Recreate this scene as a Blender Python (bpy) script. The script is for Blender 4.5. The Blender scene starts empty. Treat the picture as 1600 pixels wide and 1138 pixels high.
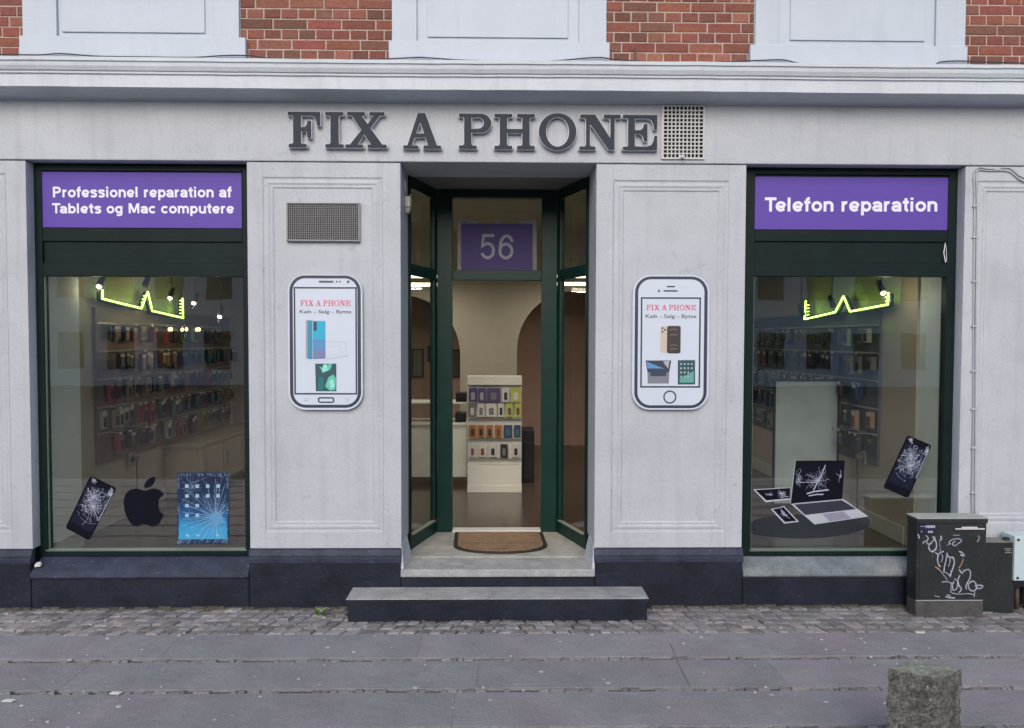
import bpy, bmesh, math, random
from mathutils import Vector, Matrix
random.seed(7)
R = math.radians
sc = bpy.context.scene
C = sc.collection

# ------------------------------------------------------------------ camera
FPX = 1180.0; DIST = 5.36; EYE = 1.925
YAW, PITCH, ROLL = R(0.925), R(1.935), R(0.136)
cam_d = bpy.data.cameras.new('camera'); cam = bpy.data.objects.new('camera', cam_d); C.objects.link(cam)
CR = Matrix.Rotation(-YAW, 3, 'Z') @ Matrix.Rotation(math.pi/2 - PITCH, 3, 'X') @ Matrix.Rotation(ROLL, 3, 'Z')
cam.matrix_world = Matrix.Translation((0, -DIST, EYE)) @ CR.to_4x4()
cam_d.sensor_width = 36; cam_d.lens = FPX/1600*36; cam_d.clip_end = 500; cam_d.clip_start = 0.05
sc.camera = cam

# ------------------------------------------------------------------ sky and light
SUN_EL, SUN_AZ = R(32), R(187)          # overcast: a wide, weak sun from behind the photographer
w = bpy.data.worlds.new('World'); sc.world = w; w.use_nodes = True
nt = w.node_tree; bg = nt.nodes['Background']
sky = nt.nodes.new('ShaderNodeTexSky'); sky.sky_type = 'NISHITA'; sky.sun_disc = False
sky.sun_elevation = SUN_EL; sky.sun_rotation = SUN_AZ; sky.air_density = 1.0; sky.dust_density = 3.0; sky.ozone_density = 1.0
nt.links.new(sky.outputs[0], bg.inputs[0]); bg.inputs[1].default_value = 0.14
sd = bpy.data.lights.new('sun', 'SUN'); sd.energy = 0.95; sd.angle = R(45); sd.color = (1, .98, .95)
sun = bpy.data.objects.new('sun', sd); C.objects.link(sun)
v = Vector((math.sin(SUN_AZ)*math.cos(SUN_EL), math.cos(SUN_AZ)*math.cos(SUN_EL), math.sin(SUN_EL)))
sun.rotation_euler = v.to_track_quat('Z', 'Y').to_euler()
vs = sc.view_settings; vs.view_transform = 'Standard'; vs.look = 'None'; vs.gamma = 1; vs.exposure = 0.27

# ------------------------------------------------------------------ helpers
def P(px, py, d=0.0):
    """photo pixel -> (x, z) on the upright plane y = d"""
    r = CR @ Vector(((px-800)/FPX, -(py-569)/FPX, -1)); t = (d+DIST)/r.y
    return r.x*t, EYE + r.z*t
def PX(px, py, d=0.0): return P(px, py, d)[0]
def PZ(px, py, d=0.0): return P(px, py, d)[1]
def G(px, py, z=0.0):
    """photo pixel -> (x, y) on the level plane z"""
    r = CR @ Vector(((px-800)/FPX, -(py-569)/FPX, -1)); t = (z-EYE)/r.z
    return r.x*t, r.y*t - DIST
def S(px, py, x):
    """photo pixel -> (y, z) on the plane x = const"""
    r = CR @ Vector(((px-800)/FPX, -(py-569)/FPX, -1)); t = x/r.x
    return r.y*t - DIST, EYE + r.z*t

class MB:
    def __init__(s): s.v = []; s.f = []; s.m = []; s.c = []; s.cur = 0; s.col = (1, 1, 1, 1); s.sm = []; s.smooth = False
    def face(s, idx): s.f.append(idx); s.m.append(s.cur); s.c.append(s.col); s.sm.append(s.smooth)
    def poly(s, pts):
        n = len(s.v); s.v += [tuple(p) for p in pts]; s.face(tuple(range(n, n+len(pts))))
    def box(s, x0, x1, y0, y1, z0, z1):
        n = len(s.v)
        s.v += [(x, y, z) for z in (z0, z1) for y in (y0, y1) for x in (x0, x1)]
        for q in ((0, 2, 3, 1), (4, 5, 7, 6), (0, 1, 5, 4), (2, 6, 7, 3), (0, 4, 6, 2), (1, 3, 7, 5)): s.face(tuple(n+i for i in q))
    def hexa(s, p):    # 8 points: bottom 4 ccw, top 4 ccw
        n = len(s.v); s.v += [tuple(q) for q in p]
        for q in ((3, 2, 1, 0), (4, 5, 6, 7), (0, 1, 5, 4), (1, 2, 6, 5), (2, 3, 7, 6), (3, 0, 4, 7)): s.face(tuple(n+i for i in q))
    def prism_x(s, prof, x0, x1):   # prof: (y,z) ccw seen from +x
        n = len(s.v); k = len(prof)
        s.v += [(x0, y, z) for y, z in prof] + [(x1, y, z) for y, z in prof]
        s.face(tuple(n+i for i in reversed(range(k)))); s.face(tuple(n+k+i for i in range(k)))
        for i in range(k):
            j = (i+1) % k; s.face((n+i, n+j, n+k+j, n+k+i))
    def prism_z(s, prof, z0, z1):   # prof: (x,y) ccw seen from above
        n = len(s.v); k = len(prof)
        s.v += [(x, y, z0) for x, y in prof] + [(x, y, z1) for x, y in prof]
        s.face(tuple(n+i for i in reversed(range(k)))); s.face(tuple(n+k+i for i in range(k)))
        for i in range(k):
            j = (i+1) % k; s.face((n+i, n+j, n+k+j, n+k+i))
    def tube(s, pts, r, seg=8, caps=True):
        pts = [Vector(p) for p in pts]; n0 = len(s.v); rs = r if isinstance(r, (list, tuple)) else [r]*len(pts)
        up = Vector((0, 0, 1))
        for i, p in enumerate(pts):
            t = (pts[min(i+1, len(pts)-1)] - pts[max(i-1, 0)]).normalized()
            u = Vector((0, 1, 0)) if abs(t.z) > .9 else up
            a = t.cross(u).normalized(); b = a.cross(t)
            for k in range(seg):
                an = 2*math.pi*k/seg; q = p + (a*math.cos(an) + b*math.sin(an))*rs[i]; s.v.append(tuple(q))
        o = s.smooth; s.smooth = True
        for i in range(len(pts)-1):
            for k in range(seg):
                a = n0+i*seg+k; b = n0+i*seg+(k+1) % seg; s.face((a, b, b+seg, a+seg))
        s.smooth = o
        if caps:
            s.face(tuple(n0+k for k in reversed(range(seg)))); s.face(tuple(n0+(len(pts)-1)*seg+k for k in range(seg)))
    def lathe(s, cx, cy, prof, seg=20, axis='z'):   # prof (r, h)
        n0 = len(s.v)
        for r, h in prof:
            for k in range(seg):
                a = 2*math.pi*k/seg
                if axis == 'z': s.v.append((cx+r*math.cos(a), cy+r*math.sin(a), h))
        for i in range(len(prof)-1):
            for k in range(seg):
                a = n0+i*seg+k; b = n0+i*seg+(k+1) % seg; s.face((a, b, b+seg, a+seg))
        s.face(tuple(n0+k for k in reversed(range(seg)))); s.face(tuple(n0+(len(prof)-1)*seg+k for k in range(seg)))
    def frame(s, x0, x1, z0, z1, wd, y0, y1):   # rectangular upright frame, butted corners
        s.box(x0, x0+wd, y0, y1, z0, z1); s.box(x1-wd, x1, y0, y1, z0, z1)
        s.box(x0+wd, x1-wd, y0, y1, z0, z0+wd); s.box(x0+wd, x1-wd, y0, y1, z1-wd, z1)
    def sweep_frame(s, x0, x1, z0, z1, prof):
        """mitred rectangular moulding; prof: list of (inset, y)"""
        n0 = len(s.v); k = len(prof)
        for cx_, cz_, sx, sz in ((x0, z0, 1, 1), (x1, z0, -1, 1), (x1, z1, -1, -1), (x0, z1, 1, -1)):
            for i, y in prof: s.v.append((cx_+sx*i, y, cz_+sz*i))
        for c in range(4):
            d = (c+1) % 4
            for i in range(k-1): s.face((n0+c*k+i, n0+d*k+i, n0+d*k+i+1, n0+c*k+i+1))
    def ribbon(s, pts, wd, y):
        """flat stroke in an upright plane; pts (x,z); y may be a float"""
        for a, b in zip(pts[:-1], pts[1:]):
            dx, dz = b[0]-a[0], b[1]-a[1]; L = math.hypot(dx, dz)
            if L < 1e-6: continue
            nx, nz = -dz/L*wd/2, dx/L*wd/2; ex, ez = dx/L*wd*.3, dz/L*wd*.3
            s.poly([(a[0]-nx-ex, y, a[1]-nz-ez), (b[0]-nx+ex, y, b[1]-nz+ez), (b[0]+nx+ex, y, b[1]+nz+ez), (a[0]+nx-ex, y, a[1]+nz-ez)])
            y -= 0.00004

ROOT = {}
def link_mesh(name, mb, mats, loc, bevel=0, recalc=True):
    me = bpy.data.meshes.new(name)
    me.from_pydata([(a-loc[0], b-loc[1], c-loc[2]) for a, b, c in mb.v], [], mb.f)
    for m in (mats if isinstance(mats, (list, tuple)) else [mats]): me.materials.append(m)
    for p, mi, s_ in zip(me.polygons, mb.m, mb.sm): p.material_index = mi; p.use_smooth = s_
    if any(c != (1, 1, 1, 1) for c in mb.c):
        ca = me.color_attributes.new('tint', 'FLOAT_COLOR', 'CORNER')
        for p, c in zip(me.polygons, mb.c):
            for li in p.loop_indices: ca.data[li].color = c
    if recalc:
        bm = bmesh.new(); bm.from_mesh(me); bmesh.ops.recalc_face_normals(bm, faces=bm.faces); bm.to_mesh(me); bm.free()
    o = bpy.data.objects.new(name, me); C.objects.link(o)
    if bevel:
        b = o.modifiers.new('bevel', 'BEVEL'); b.width = bevel; b.segments = 2; b.limit_method = 'ANGLE'; b.angle_limit = R(40)
    return o
def tag(o, label=None, cat=None, group=None, kind=None):
    if label: o['label'] = label
    if cat: o['category'] = cat
    if group: o['group'] = group
    if kind: o['kind'] = kind
    return o
def thing(name, label, cat, loc, group=None):
    o = bpy.data.objects.new(name, None); C.objects.link(o); o.location = loc; o.empty_display_size = .1
    ROOT[o.name] = Vector(loc); return tag(o, label, cat, group)
def part(name, mb, mats, parent, bevel=0, label=None, recalc=True):
    loc = ROOT[parent.name]; o = link_mesh(name, mb, mats, loc, bevel, recalc); o.parent = parent; ROOT[o.name] = loc
    if label: o['label'] = label
    return o
def single(name, mb, mats, label, cat, loc, group=None, bevel=0, recalc=True):
    o = link_mesh(name, mb, mats, loc, bevel, recalc); o.location = loc; ROOT[o.name] = Vector(loc); return tag(o, label, cat, group)
def struct(name, mb, mats, kind='structure', bevel=0):
    o = link_mesh(name, mb, mats, (0, 0, 0), bevel); o['kind'] = kind; return o
def adopt(o, parent):    # an already linked mesh object in world coordinates becomes a part
    loc = ROOT[parent.name]; o.data.transform(Matrix.Translation(-loc)); o.parent = parent; ROOT[o.name] = loc; return o

def curve_mesh(cu):
    o = bpy.data.objects.new('tmp', cu); C.objects.link(o); bpy.context.view_layer.update()
    me = bpy.data.meshes.new_from_object(o.evaluated_get(bpy.context.evaluated_depsgraph_get()))
    bpy.data.objects.remove(o); bpy.data.curves.remove(cu); me.materials.clear(); return me
def fit_upright(me, x0, x1, z0, z1, y, flip=False, keep=False):
    xs = [v_.co.x for v_ in me.vertices]; ys = [v_.co.y for v_ in me.vertices]
    ax, bx, ay, by = min(xs), max(xs), min(ys), max(ys)
    for v_ in me.vertices:
        v_.co = Vector((x0+(v_.co.x-ax)/(bx-ax)*(x1-x0), y - v_.co.z, z0+(v_.co.y-ay)/(by-ay)*(z1-z0)))
def text_obj(name, txt, x0, x1, z0, z1, y, mat, bold=0.0, depth=.0004, parent=None, spacing=1.0):
    cu = bpy.data.curves.new('t', 'FONT'); cu.body = txt; cu.size = 1; cu.offset = bold; cu.extrude = depth; cu.space_character = spacing
    cu.resolution_u = 4
    me = curve_mesh(cu); fit_upright(me, x0, x1, z0, z1, y); me.name = name; me.materials.append(mat)
    o = bpy.data.objects.new(name, me); C.objects.link(o)
    if parent: adopt(o, parent)
    return o
def loops_mesh(loops, depth):
    cu = bpy.data.curves.new('s', 'CURVE'); cu.dimensions = '2D'; cu.fill_mode = 'BOTH'; cu.extrude = depth
    for lp in loops:
        sp = cu.splines.new('POLY'); sp.points.add(len(lp)-1)
        for p_, q in zip(sp.points, lp): p_.co = (q[0], q[1], 0, 1)
        sp.use_cyclic_u = True
    return curve_mesh(cu)
def loops_obj(name, loops, y, depth, mat, parent=None):
    """loops in world (x,z), standing in plane y, thickness 2*depth"""
    me = loops_mesh(loops, depth)
    for v_ in me.vertices: v_.co = Vector((v_.co.x, y - v_.co.z, v_.co.y))
    me.name = name; me.materials.append(mat)
    o = bpy.data.objects.new(name, me); C.objects.link(o)
    if parent: adopt(o, parent)
    return o
def rrect(x0, x1, z0, z1, r, n=8):
    o = []
    for cx_, cz_, a0 in ((x1-r, z1-r, 0), (x0+r, z1-r, 90), (x0+r, z0+r, 180), (x1-r, z0+r, 270)):
        for k in range(n+1):
            a = R(a0+90*k/n); o.append((cx_+r*math.cos(a), cz_+r*math.sin(a)))
    return o

def strip(g, pts, wd, y):
    """flat stroke with mitred joints"""
    n = len(pts); L, Rr = [], []
    closed = math.dist(pts[0], pts[-1]) < 1e-6
    for i, p in enumerate(pts):
        a = pts[i-1] if i else (pts[-2] if closed else None); b = pts[i+1] if i < n-1 else (pts[1] if closed else None)
        ds = []
        for u, v_ in ((a, p), (p, b)):
            if u is None or v_ is None: continue
            l = math.dist(u, v_)
            if l > 1e-9: ds.append(((v_[0]-u[0])/l, (v_[1]-u[1])/l))
        dx, dz = sum(d[0] for d in ds), sum(d[1] for d in ds); l = math.hypot(dx, dz) or 1; dx /= l; dz /= l
        k = max(.6, dx*ds[0][0]+dz*ds[0][1]); h = wd/2/k
        L.append((p[0]-dz*h, p[1]+dx*h)); Rr.append((p[0]+dz*h, p[1]-dx*h))
    for i in range(n-1): g.poly([(q[0], y, q[1]) for q in (Rr[i], Rr[i+1], L[i+1], L[i])])
def _a(cx_, cz_, rx, rz, a0, a1, n=14): return [(cx_+rx*math.cos(R(a0+(a1-a0)*k/n)), cz_+rz*math.sin(R(a0+(a1-a0)*k/n))) for k in range(n+1)]
def glyph(c, w):
    h = w/2; X = .73; m = (X)/2; ry = m-h
    o_ = _a(.325, m, .325-h, ry, 0, 360, 28)
    ar = lambda x0, x1: [(x0+.02, .40)] + _a((x0+x1)/2, .45, (x1-x0)/2, X-.45-h+.01, 168, 0) + [(x1, 0)]
    T = {
     'o': (.65, [o_]), 'c': (.61, [_a(.325, m, .325-h, ry, 42, 318, 24)]),
     'e': (.64, [_a(.325, m, .325-h, ry, 8, 322, 26), [(h+.03, .34), (.645-h, .34)]]),
     'a': (.62, [_a(.29, .46, .215, X-.46-h, 165, 0) + [(.505, .12), (.535, 0)], [(.50, .40), (.36, .375)] + _a(.26, .235, .26-h, .14, 100, 290) + [(.40, .12), (.49, .22)]]),
     'n': (.66, [[(h+.03, 0), (h+.03, X)], ar(h+.03, .63-h)]),
     'm': (.98, [[(h+.03, 0), (h+.03, X)], ar(h+.03, .49), ar(.49, .95-h)]),
     'r': (.44, [[(h+.03, 0), (h+.03, X)], [(h+.05, .40)] + _a(.33, .42, .20, X-.42-h, 165, 78, 8)]),
     'u': (.66, [[(.63-h, 0), (.63-h, X)]] + [[(.63-x, X-z) for x, z in [(a-.03+.03, b) for a, b in ar(h, .60-h)]]]),
     'l': (.29, [[(h+.03, 0), (h+.03, 1)]]), 'i': (.29, [[(h+.03, 0), (h+.03, X)], [(h+.03, .83), (h+.03, 1)]]),
     't': (.40, [[(.20, .95), (.20, .22)] + _a(.31, .20, .11, .13-.02, 180, 290, 6), [(.01, X-.07), (.38, X-.07)]]),
     'f': (.40, [[(.18, 0), (.18, .80)] + _a(.31, .80, .13, 1-.80-h+.02, 180, 75, 8), [(.01, X-.07), (.38, X-.07)]]),
     's': (.60, [[(.52, .535)] + _a(.30, .545, .20, X-.545-h+.01, 25, 190, 10) + [(.16, .46), (.28, .405), (.40, .355), (.475, .29)] + _a(.285, .20, .20, .20-h+.02, 10, -160, 10)]),
     'p': (.66, [[(h+.03, -.27), (h+.03, X)], _a(.345, m, .31-h, ry, 0, 360, 26)]),
     'b': (.66, [[(h+.03, 0), (h+.03, 1)], _a(.345, m, .31-h, ry, 0, 360, 26)]),
     'g': (.66, [_a(.315, m, .31-h, ry, 0, 360, 26), [(.62-h, X), (.62-h, -.05)] + _a(.33, -.06, .29-h, .16-h/2, 0, -155, 10)]),
     'P': (.75, [[(h+.05, 0), (h+.05, 1)], [(h+.05, 1-h), (.42, 1-h)] + _a(.42, .69, .29-h, .31-h, 90, -90, 14) + [(h+.05, .38+h-.02)]]),
     'T': (.60, [[(.35, 0), (.35, 1-w)], [(.01, 1-h), (.69, 1-h)]]),
     'M': (.98, [[(h+.05, 0), (h+.05, 1)], [(.93-h, 0), (.93-h, 1)], [(h+.09, 1-.02), (.49, .09)], [(.49, .09), (.89-h, 1-.02)]]),
     ' ': (.33, []),
     '5': (.66, [[(.58, .955), (.17, .955), (.11, .53), (.16, .57)] + _a(.32, .35, .285-h, .35-h-.01, 125, -160, 20)]),
     '6': (.66, [_a(.325, .335, .29-h, .335-h, 0, 360, 26), [(.07+h-.01, .36)] + _a(.355, .50, .355-h-.05, .5-h, 178, 28, 16)]),
    }
    return T[c]
def stroke_text(name, txt, px0, px1, pbase, pcap, y, mat, parent, w=.185, gap=.035):
    xa, zb0 = P(px0, pbase[0], y); xb, zb1 = P(px1, pbase[1], y); cap = abs(P(px0, pcap, y)[1]-zb0)
    tot = sum(glyph(c, w)[0]+gap for c in txt)-gap-.03; kx = (xb-xa)/tot; g = MB(); x = -.03; k = 0
    for c in txt:
        adv, st = glyph(c, w)
        for q in st:
            pts = [(xa+(x+p[0])*kx, zb0+(zb1-zb0)*(x+p[0])/tot+p[1]*cap) for p in q]; k += 1
            strip(g, pts, w*(kx*.5+cap*.5), y-.00015*(k % 3))
        x += adv+gap
    return part(name, g, mat, parent, recalc=False)
# ------------------------------------------------------------------ materials
def newmat(name):
    m = bpy.data.materials.new(name); m.use_nodes = True; return m, m.node_tree, m.node_tree.nodes['Principled BSDF']
def M(name, col, rough=.6, var=.12, scale=3.0, bump=0.0, bscale=60.0, metallic=0.0, spec=.5, attr=False, fine=.0, streak=0.0, chips=False, tint=None, coat=0.0, aniso=(1, 1, 1)):
    m, nt, b = newmat(name); N = nt.nodes; Lk = nt.links
    pos = N.new('ShaderNodeNewGeometry'); mp = N.new('ShaderNodeMapping'); mp.inputs['Scale'].default_value = aniso
    Lk.new(pos.outputs['Position'], mp.inputs[0])
    no = N.new('ShaderNodeTexNoise'); no.inputs['Scale'].default_value = scale; no.inputs['Detail'].default_value = 6; no.inputs['Roughness'].default_value = .65
    Lk.new(mp.outputs[0], no.inputs['Vector'])
    mr = N.new('ShaderNodeMapRange'); mr.inputs[1].default_value = .3; mr.inputs[2].default_value = .7
    mr.inputs[3].default_value = 1-var; mr.inputs[4].default_value = 1+var; Lk.new(no.outputs[0], mr.inputs[0])
    fac = mr.outputs[0]
    def mul(a, bsock):
        x = N.new('ShaderNodeMath'); x.operation = 'MULTIPLY'; Lk.new(a, x.inputs[0]); Lk.new(bsock, x.inputs[1]); return x.outputs[0]
    if fine:
        n2 = N.new('ShaderNodeTexNoise'); n2.inputs['Scale'].default_value = 90; n2.inputs['Detail'].default_value = 4; Lk.new(pos.outputs['Position'], n2.inputs['Vector'])
        m2 = N.new('ShaderNodeMapRange'); m2.inputs[1].default_value = .35; m2.inputs[2].default_value = .65; m2.inputs[3].default_value = 1-fine; m2.inputs[4].default_value = 1+fine
        Lk.new(n2.outputs[0], m2.inputs[0]); fac = mul(fac, m2.outputs[0])
    if streak:
        mp3 = N.new('ShaderNodeMapping'); mp3.inputs['Scale'].default_value = (9, 9, .7); Lk.new(pos.outputs['Position'], mp3.inputs[0])
        n3 = N.new('ShaderNodeTexNoise'); n3.inputs['Scale'].default_value = 1.6; n3.inputs['Detail'].default_value = 5; Lk.new(mp3.outputs[0], n3.inputs['Vector'])
        m3 = N.new('ShaderNodeMapRange'); m3.inputs[1].default_value = .52; m3.inputs[2].default_value = .78; m3.inputs[3].default_value = 1; m3.inputs[4].default_value = 1-streak
        Lk.new(n3.outputs[0], m3.inputs[0]); fac = mul(fac, m3.outputs[0])
    if chips:
        for sc_n, lo, hi, k_ in (((55, .69, .73, 3.2), (14, .64, .80, 1.5)) if chips == 'light' else ((38, .70, .74, .80), (11, .70, .78, .88), (2.3, .56, .74, .93))):
            n5 = N.new('ShaderNodeTexNoise'); n5.inputs['Scale'].default_value = sc_n; n5.inputs['Detail'].default_value = 2; Lk.new(pos.outputs['Position'], n5.inputs['Vector'])
            m5 = N.new('ShaderNodeMapRange'); m5.inputs[1].default_value = lo; m5.inputs[2].default_value = hi; m5.inputs[3].default_value = 1; m5.inputs[4].default_value = k_
            Lk.new(n5.outputs[0], m5.inputs[0]); fac = mul(fac, m5.outputs[0])
    if chips is True:       # hairline cracks where the coat has moved
        nd = N.new('ShaderNodeTexNoise'); nd.inputs['Scale'].default_value = 3.0; nd.inputs['Detail'].default_value = 5; Lk.new(pos.outputs['Position'], nd.inputs['Vector'])
        av = N.new('ShaderNodeVectorMath'); av.operation = 'MULTIPLY_ADD'; av.inputs[1].default_value = (.45, .45, .45); Lk.new(nd.outputs['Color'], av.inputs[0]); Lk.new(pos.outputs['Position'], av.inputs[2])
        vo = N.new('ShaderNodeTexVoronoi'); vo.feature = 'DISTANCE_TO_EDGE'; vo.inputs['Scale'].default_value = .9; Lk.new(av.outputs[0], vo.inputs['Vector'])
        c1_ = N.new('ShaderNodeMapRange'); c1_.inputs[1].default_value = .001; c1_.inputs[2].default_value = .005; c1_.inputs[3].default_value = .16; c1_.inputs[4].default_value = 0; Lk.new(vo.outputs['Distance'], c1_.inputs[0])
        nk = N.new('ShaderNodeTexNoise'); nk.inputs['Scale'].default_value = 1.1; Lk.new(pos.outputs['Position'], nk.inputs['Vector'])
        c2_ = N.new('ShaderNodeMapRange'); c2_.inputs[1].default_value = .50; c2_.inputs[2].default_value = .60; Lk.new(nk.outputs[0], c2_.inputs[0])
        c3_ = N.new('ShaderNodeMath'); c3_.operation = 'SUBTRACT'; c3_.inputs[0].default_value = 1; Lk.new(mul(c1_.outputs[0], c2_.outputs[0]), c3_.inputs[1]); fac = mul(fac, c3_.outputs[0])
    mx = N.new('ShaderNodeVectorMath'); mx.operation = 'SCALE'; Lk.new(fac, mx.inputs['Scale'])
    if attr:
        at = N.new('ShaderNodeAttribute'); at.attribute_name = 'tint'; Lk.new(at.outputs['Color'], mx.inputs[0])
    else: mx.inputs[0].default_value = col[:3]
    out = mx.outputs[0]
    if tint:
        n4 = N.new('ShaderNodeTexNoise'); n4.inputs['Scale'].default_value = 1.3; n4.inputs['Detail'].default_value = 3; Lk.new(pos.outputs['Position'], n4.inputs['Vector'])
        m4 = N.new('ShaderNodeMapRange'); m4.inputs[1].default_value = .45; m4.inputs[2].default_value = .65; Lk.new(n4.outputs[0], m4.inputs[0])
        t = N.new('ShaderNodeVectorMath'); t.operation = 'MULTIPLY'; Lk.new(out, t.inputs[0]); t.inputs[1].default_value = tint
        mm = N.new('ShaderNodeMix'); mm.data_type = 'VECTOR'; Lk.new(m4.outputs[0], mm.inputs['Factor'])
        Lk.new(out, mm.inputs[4]); Lk.new(t.outputs[0], mm.inputs[5]); out = mm.outputs[1]
    Lk.new(out, b.inputs['Base Color'])
    b.inputs['Roughness'].default_value = rough; b.inputs['Metallic'].default_value = metallic; b.inputs['Specular IOR Level'].default_value = spec
    b.inputs['Coat Weight'].default_value = coat
    if bump:
        nb = N.new('ShaderNodeTexNoise'); nb.inputs['Scale'].default_value = bscale; nb.inputs['Detail'].default_value = 5; Lk.new(mp.outputs[0], nb.inputs['Vector'])
        nb2 = N.new('ShaderNodeTexNoise'); nb2.inputs['Scale'].default_value = bscale*.12; nb2.inputs['Detail'].default_value = 3; Lk.new(mp.outputs[0], nb2.inputs['Vector'])
        ad = N.new('ShaderNodeMath'); ad.operation = 'MULTIPLY_ADD'; ad.inputs[1].default_value = 3; Lk.new(nb2.outputs[0], ad.inputs[0]); Lk.new(nb.outputs[0], ad.inputs[2])
        bp = N.new('ShaderNodeBump'); bp.inputs['Strength'].default_value = bump; bp.inputs['Distance'].default_value = .01
        Lk.new(ad.outputs[0], bp.inputs['Height']); Lk.new(bp.outputs[0], b.inputs['Normal'])
    return m
def E(name, col, s):
    m, nt, b = newmat(name); b.inputs['Base Color'].default_value = (*col, 1); b.inputs['Emission Color'].default_value = (*col, 1); b.inputs['Emission Strength'].default_value = s; return m
def glassmat(name, tint, refl=1.0, ior=1.5, rough=0.0):
    m, nt, b = newmat(name); N = nt.nodes; N.remove(b); out = N['Material Output']
    tr = N.new('ShaderNodeBsdfTransparent'); tr.inputs[0].default_value = (*tint, 1)
    gl = N.new('ShaderNodeBsdfGlossy'); gl.inputs['Roughness'].default_value = rough; gl.inputs[0].default_value = (.95, .97, 1, 1)
    lw = N.new('ShaderNodeLayerWeight'); lw.inputs[0].default_value = .5      # Schlick reflectance, the same on both faces
    pw = N.new('ShaderNodeMath'); pw.operation = 'POWER'; pw.inputs[1].default_value = 5; nt.links.new(lw.outputs['Facing'], pw.inputs[0])
    fr = N.new('ShaderNodeMath'); fr.operation = 'MULTIPLY_ADD'; fr.inputs[1].default_value = .96; fr.inputs[2].default_value = .04; nt.links.new(pw.outputs[0], fr.inputs[0])
    mu = N.new('ShaderNodeMath'); mu.operation = 'MULTIPLY'; mu.use_clamp = True; mu.inputs[1].default_value = refl
    nt.links.new(fr.outputs[0], mu.inputs[0]); mx = N.new('ShaderNodeMixShader'); nt.links.new(mu.outputs[0], mx.inputs[0])
    no = N.new('ShaderNodeTexNoise'); no.inputs['Scale'].default_value = 1.6; ge = N.new('ShaderNodeNewGeometry'); nt.links.new(ge.outputs['Position'], no.inputs['Vector'])
    bp = N.new('ShaderNodeBump'); bp.inputs['Strength'].default_value = .05; bp.inputs['Distance'].default_value = .02; nt.links.new(no.outputs[0], bp.inputs['Height']); nt.links.new(bp.outputs[0], gl.inputs['Normal'])
    nt.links.new(tr.outputs[0], mx.inputs[1]); nt.links.new(gl.outputs[0], mx.inputs[2]); nt.links.new(mx.outputs[0], out.inputs[0]); return m

WALL = M('wall_paint', (.460, .492, .550), .75, .08, 1.4, .32, 40, fine=.05, streak=.10, chips=True)
WHITE = M('white_paint', (.47, .53, .62), .55, .04, 2.5, .15, 40, streak=.06)
CORN = M('cornice_paint', (.54, .60, .67), .6, .08, 2.5, .25, 35, fine=.03, streak=.10)
PLINTH = M('plinth_paint', (.014, .018, .031), .6, .35, 4, .4, 35, fine=.15, spec=.25, chips='light')
PLINTH2 = M('lit_band_and_sill_paint', (.034, .042, .070), .6, .35, 6, .4, 35, fine=.15, spec=.3, chips='light')  # plinth colour lightened to paint in sky light on the band
BRICK = M('brick', (1, 1, 1), .85, .16, 30, .5, 120, attr=True, fine=.15)
MORTAR = M('mortar', (.44, .35, .31), .9, .15, 12, .5, 90, fine=.12)
GREEN = M('window_green_paint', (.007, .016, .017), .5, .2, 3, .15, 30, spec=.15)
DGREEN = M('door_green_paint', (.002, .028, .022), .4, .2, 3, .1, 30, spec=.35)
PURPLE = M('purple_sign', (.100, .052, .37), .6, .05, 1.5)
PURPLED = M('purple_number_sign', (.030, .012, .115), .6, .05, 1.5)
SIGNWHITE = M('sign_white', (.78, .78, .90), .5, .02)
NUMGREY = M('number_lettering', (.22, .21, .28), .5, .02)
LETTER = M('letter_face', (.034, .043, .060), .6, .08, 6, spec=.2)
LETTERSIDE = M('letter_side', (.62, .65, .70), .5, .05)
STONE = M('step_stone', (.34, .35, .36), .8, .26, 7, .5, 50, fine=.16, streak=.0, tint=(.86, .9, .92))
THRESH = M('threshold_stone', (.36, .37, .35), .75, .26, 7, .4, 45, fine=.12, tint=(1.05, .98, .92))
SILLSTONE = M('sill_stone', (.22, .25, .27), .75, .28, 9, .5, 45, fine=.16, tint=(.6, .66, .7))
SLAB = M('pavement_slab', (.195, .210, .232), .8, .14, 3.2, .3, 130, fine=.14, tint=(1.10, .95, 1.02), chips=True, attr=True)
JOINT = M('joint_dirt', (.10, .097, .092), .95, .3, 20, .6, 60, fine=.25)
SETT = M('cobble_stone', (1, 1, 1), .8, .18, 16, .6, 70, attr=True, fine=.16)
ROAD = M('road_asphalt', (.055, .055, .06), .9, .15, 5, .4, 90)
GLASS = glassmat('shop_glass', (.90, .91, .90), 2.9)
GLASS2 = glassmat('side_glass', (.90, .90, .87), .7)
DGLASS = glassmat('upper_glass', (.1, .12, .13), 2.0)
INWALL = M('interior_wall', (.44, .39, .32), .7, .05)
INREV = M('interior_reveal', (.74, .86, .82), .7, .05)
INPINK = M('interior_pink', (.80, .52, .43), .7, .05)
INCEIL = M('interior_ceiling', (.50, .46, .38), .8, .04)
INFLOOR = M('interior_floor', (.085, .060, .048), .2, .2, 3, .05, 30, aniso=(1, 6, 1))
SKIRT = M('skirting', (.50, .52, .46), .5, .05)
SHELFW = M('shelf_white', (.74, .73, .66), .45, .04)
SLAT = M('slatwall', (.22, .15, .11), .6, .1, 5)
SLATB = M('slatwall_blue', (.10, .11, .13), .6, .1, 5)
METAL = M('steel', (.45, .46, .48), .35, .08, metallic=.8)
MESHG = M('grille_metal', (.34, .35, .38), .5, .1, 20, metallic=.3)
VENTW = M('vent_white', (.52, .53, .55), .6, .08, 12, .2, 60)
BLACK = M('black_plastic', (.012, .012, .014), .4, .1)
VOID = M('void_black', (.004, .004, .004), .9, .1)
CAB = M('cabinet_paint', (.022, .028, .030), .55, .22, 5, .2, 40, fine=.12, spec=.3, chips='light')
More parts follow.
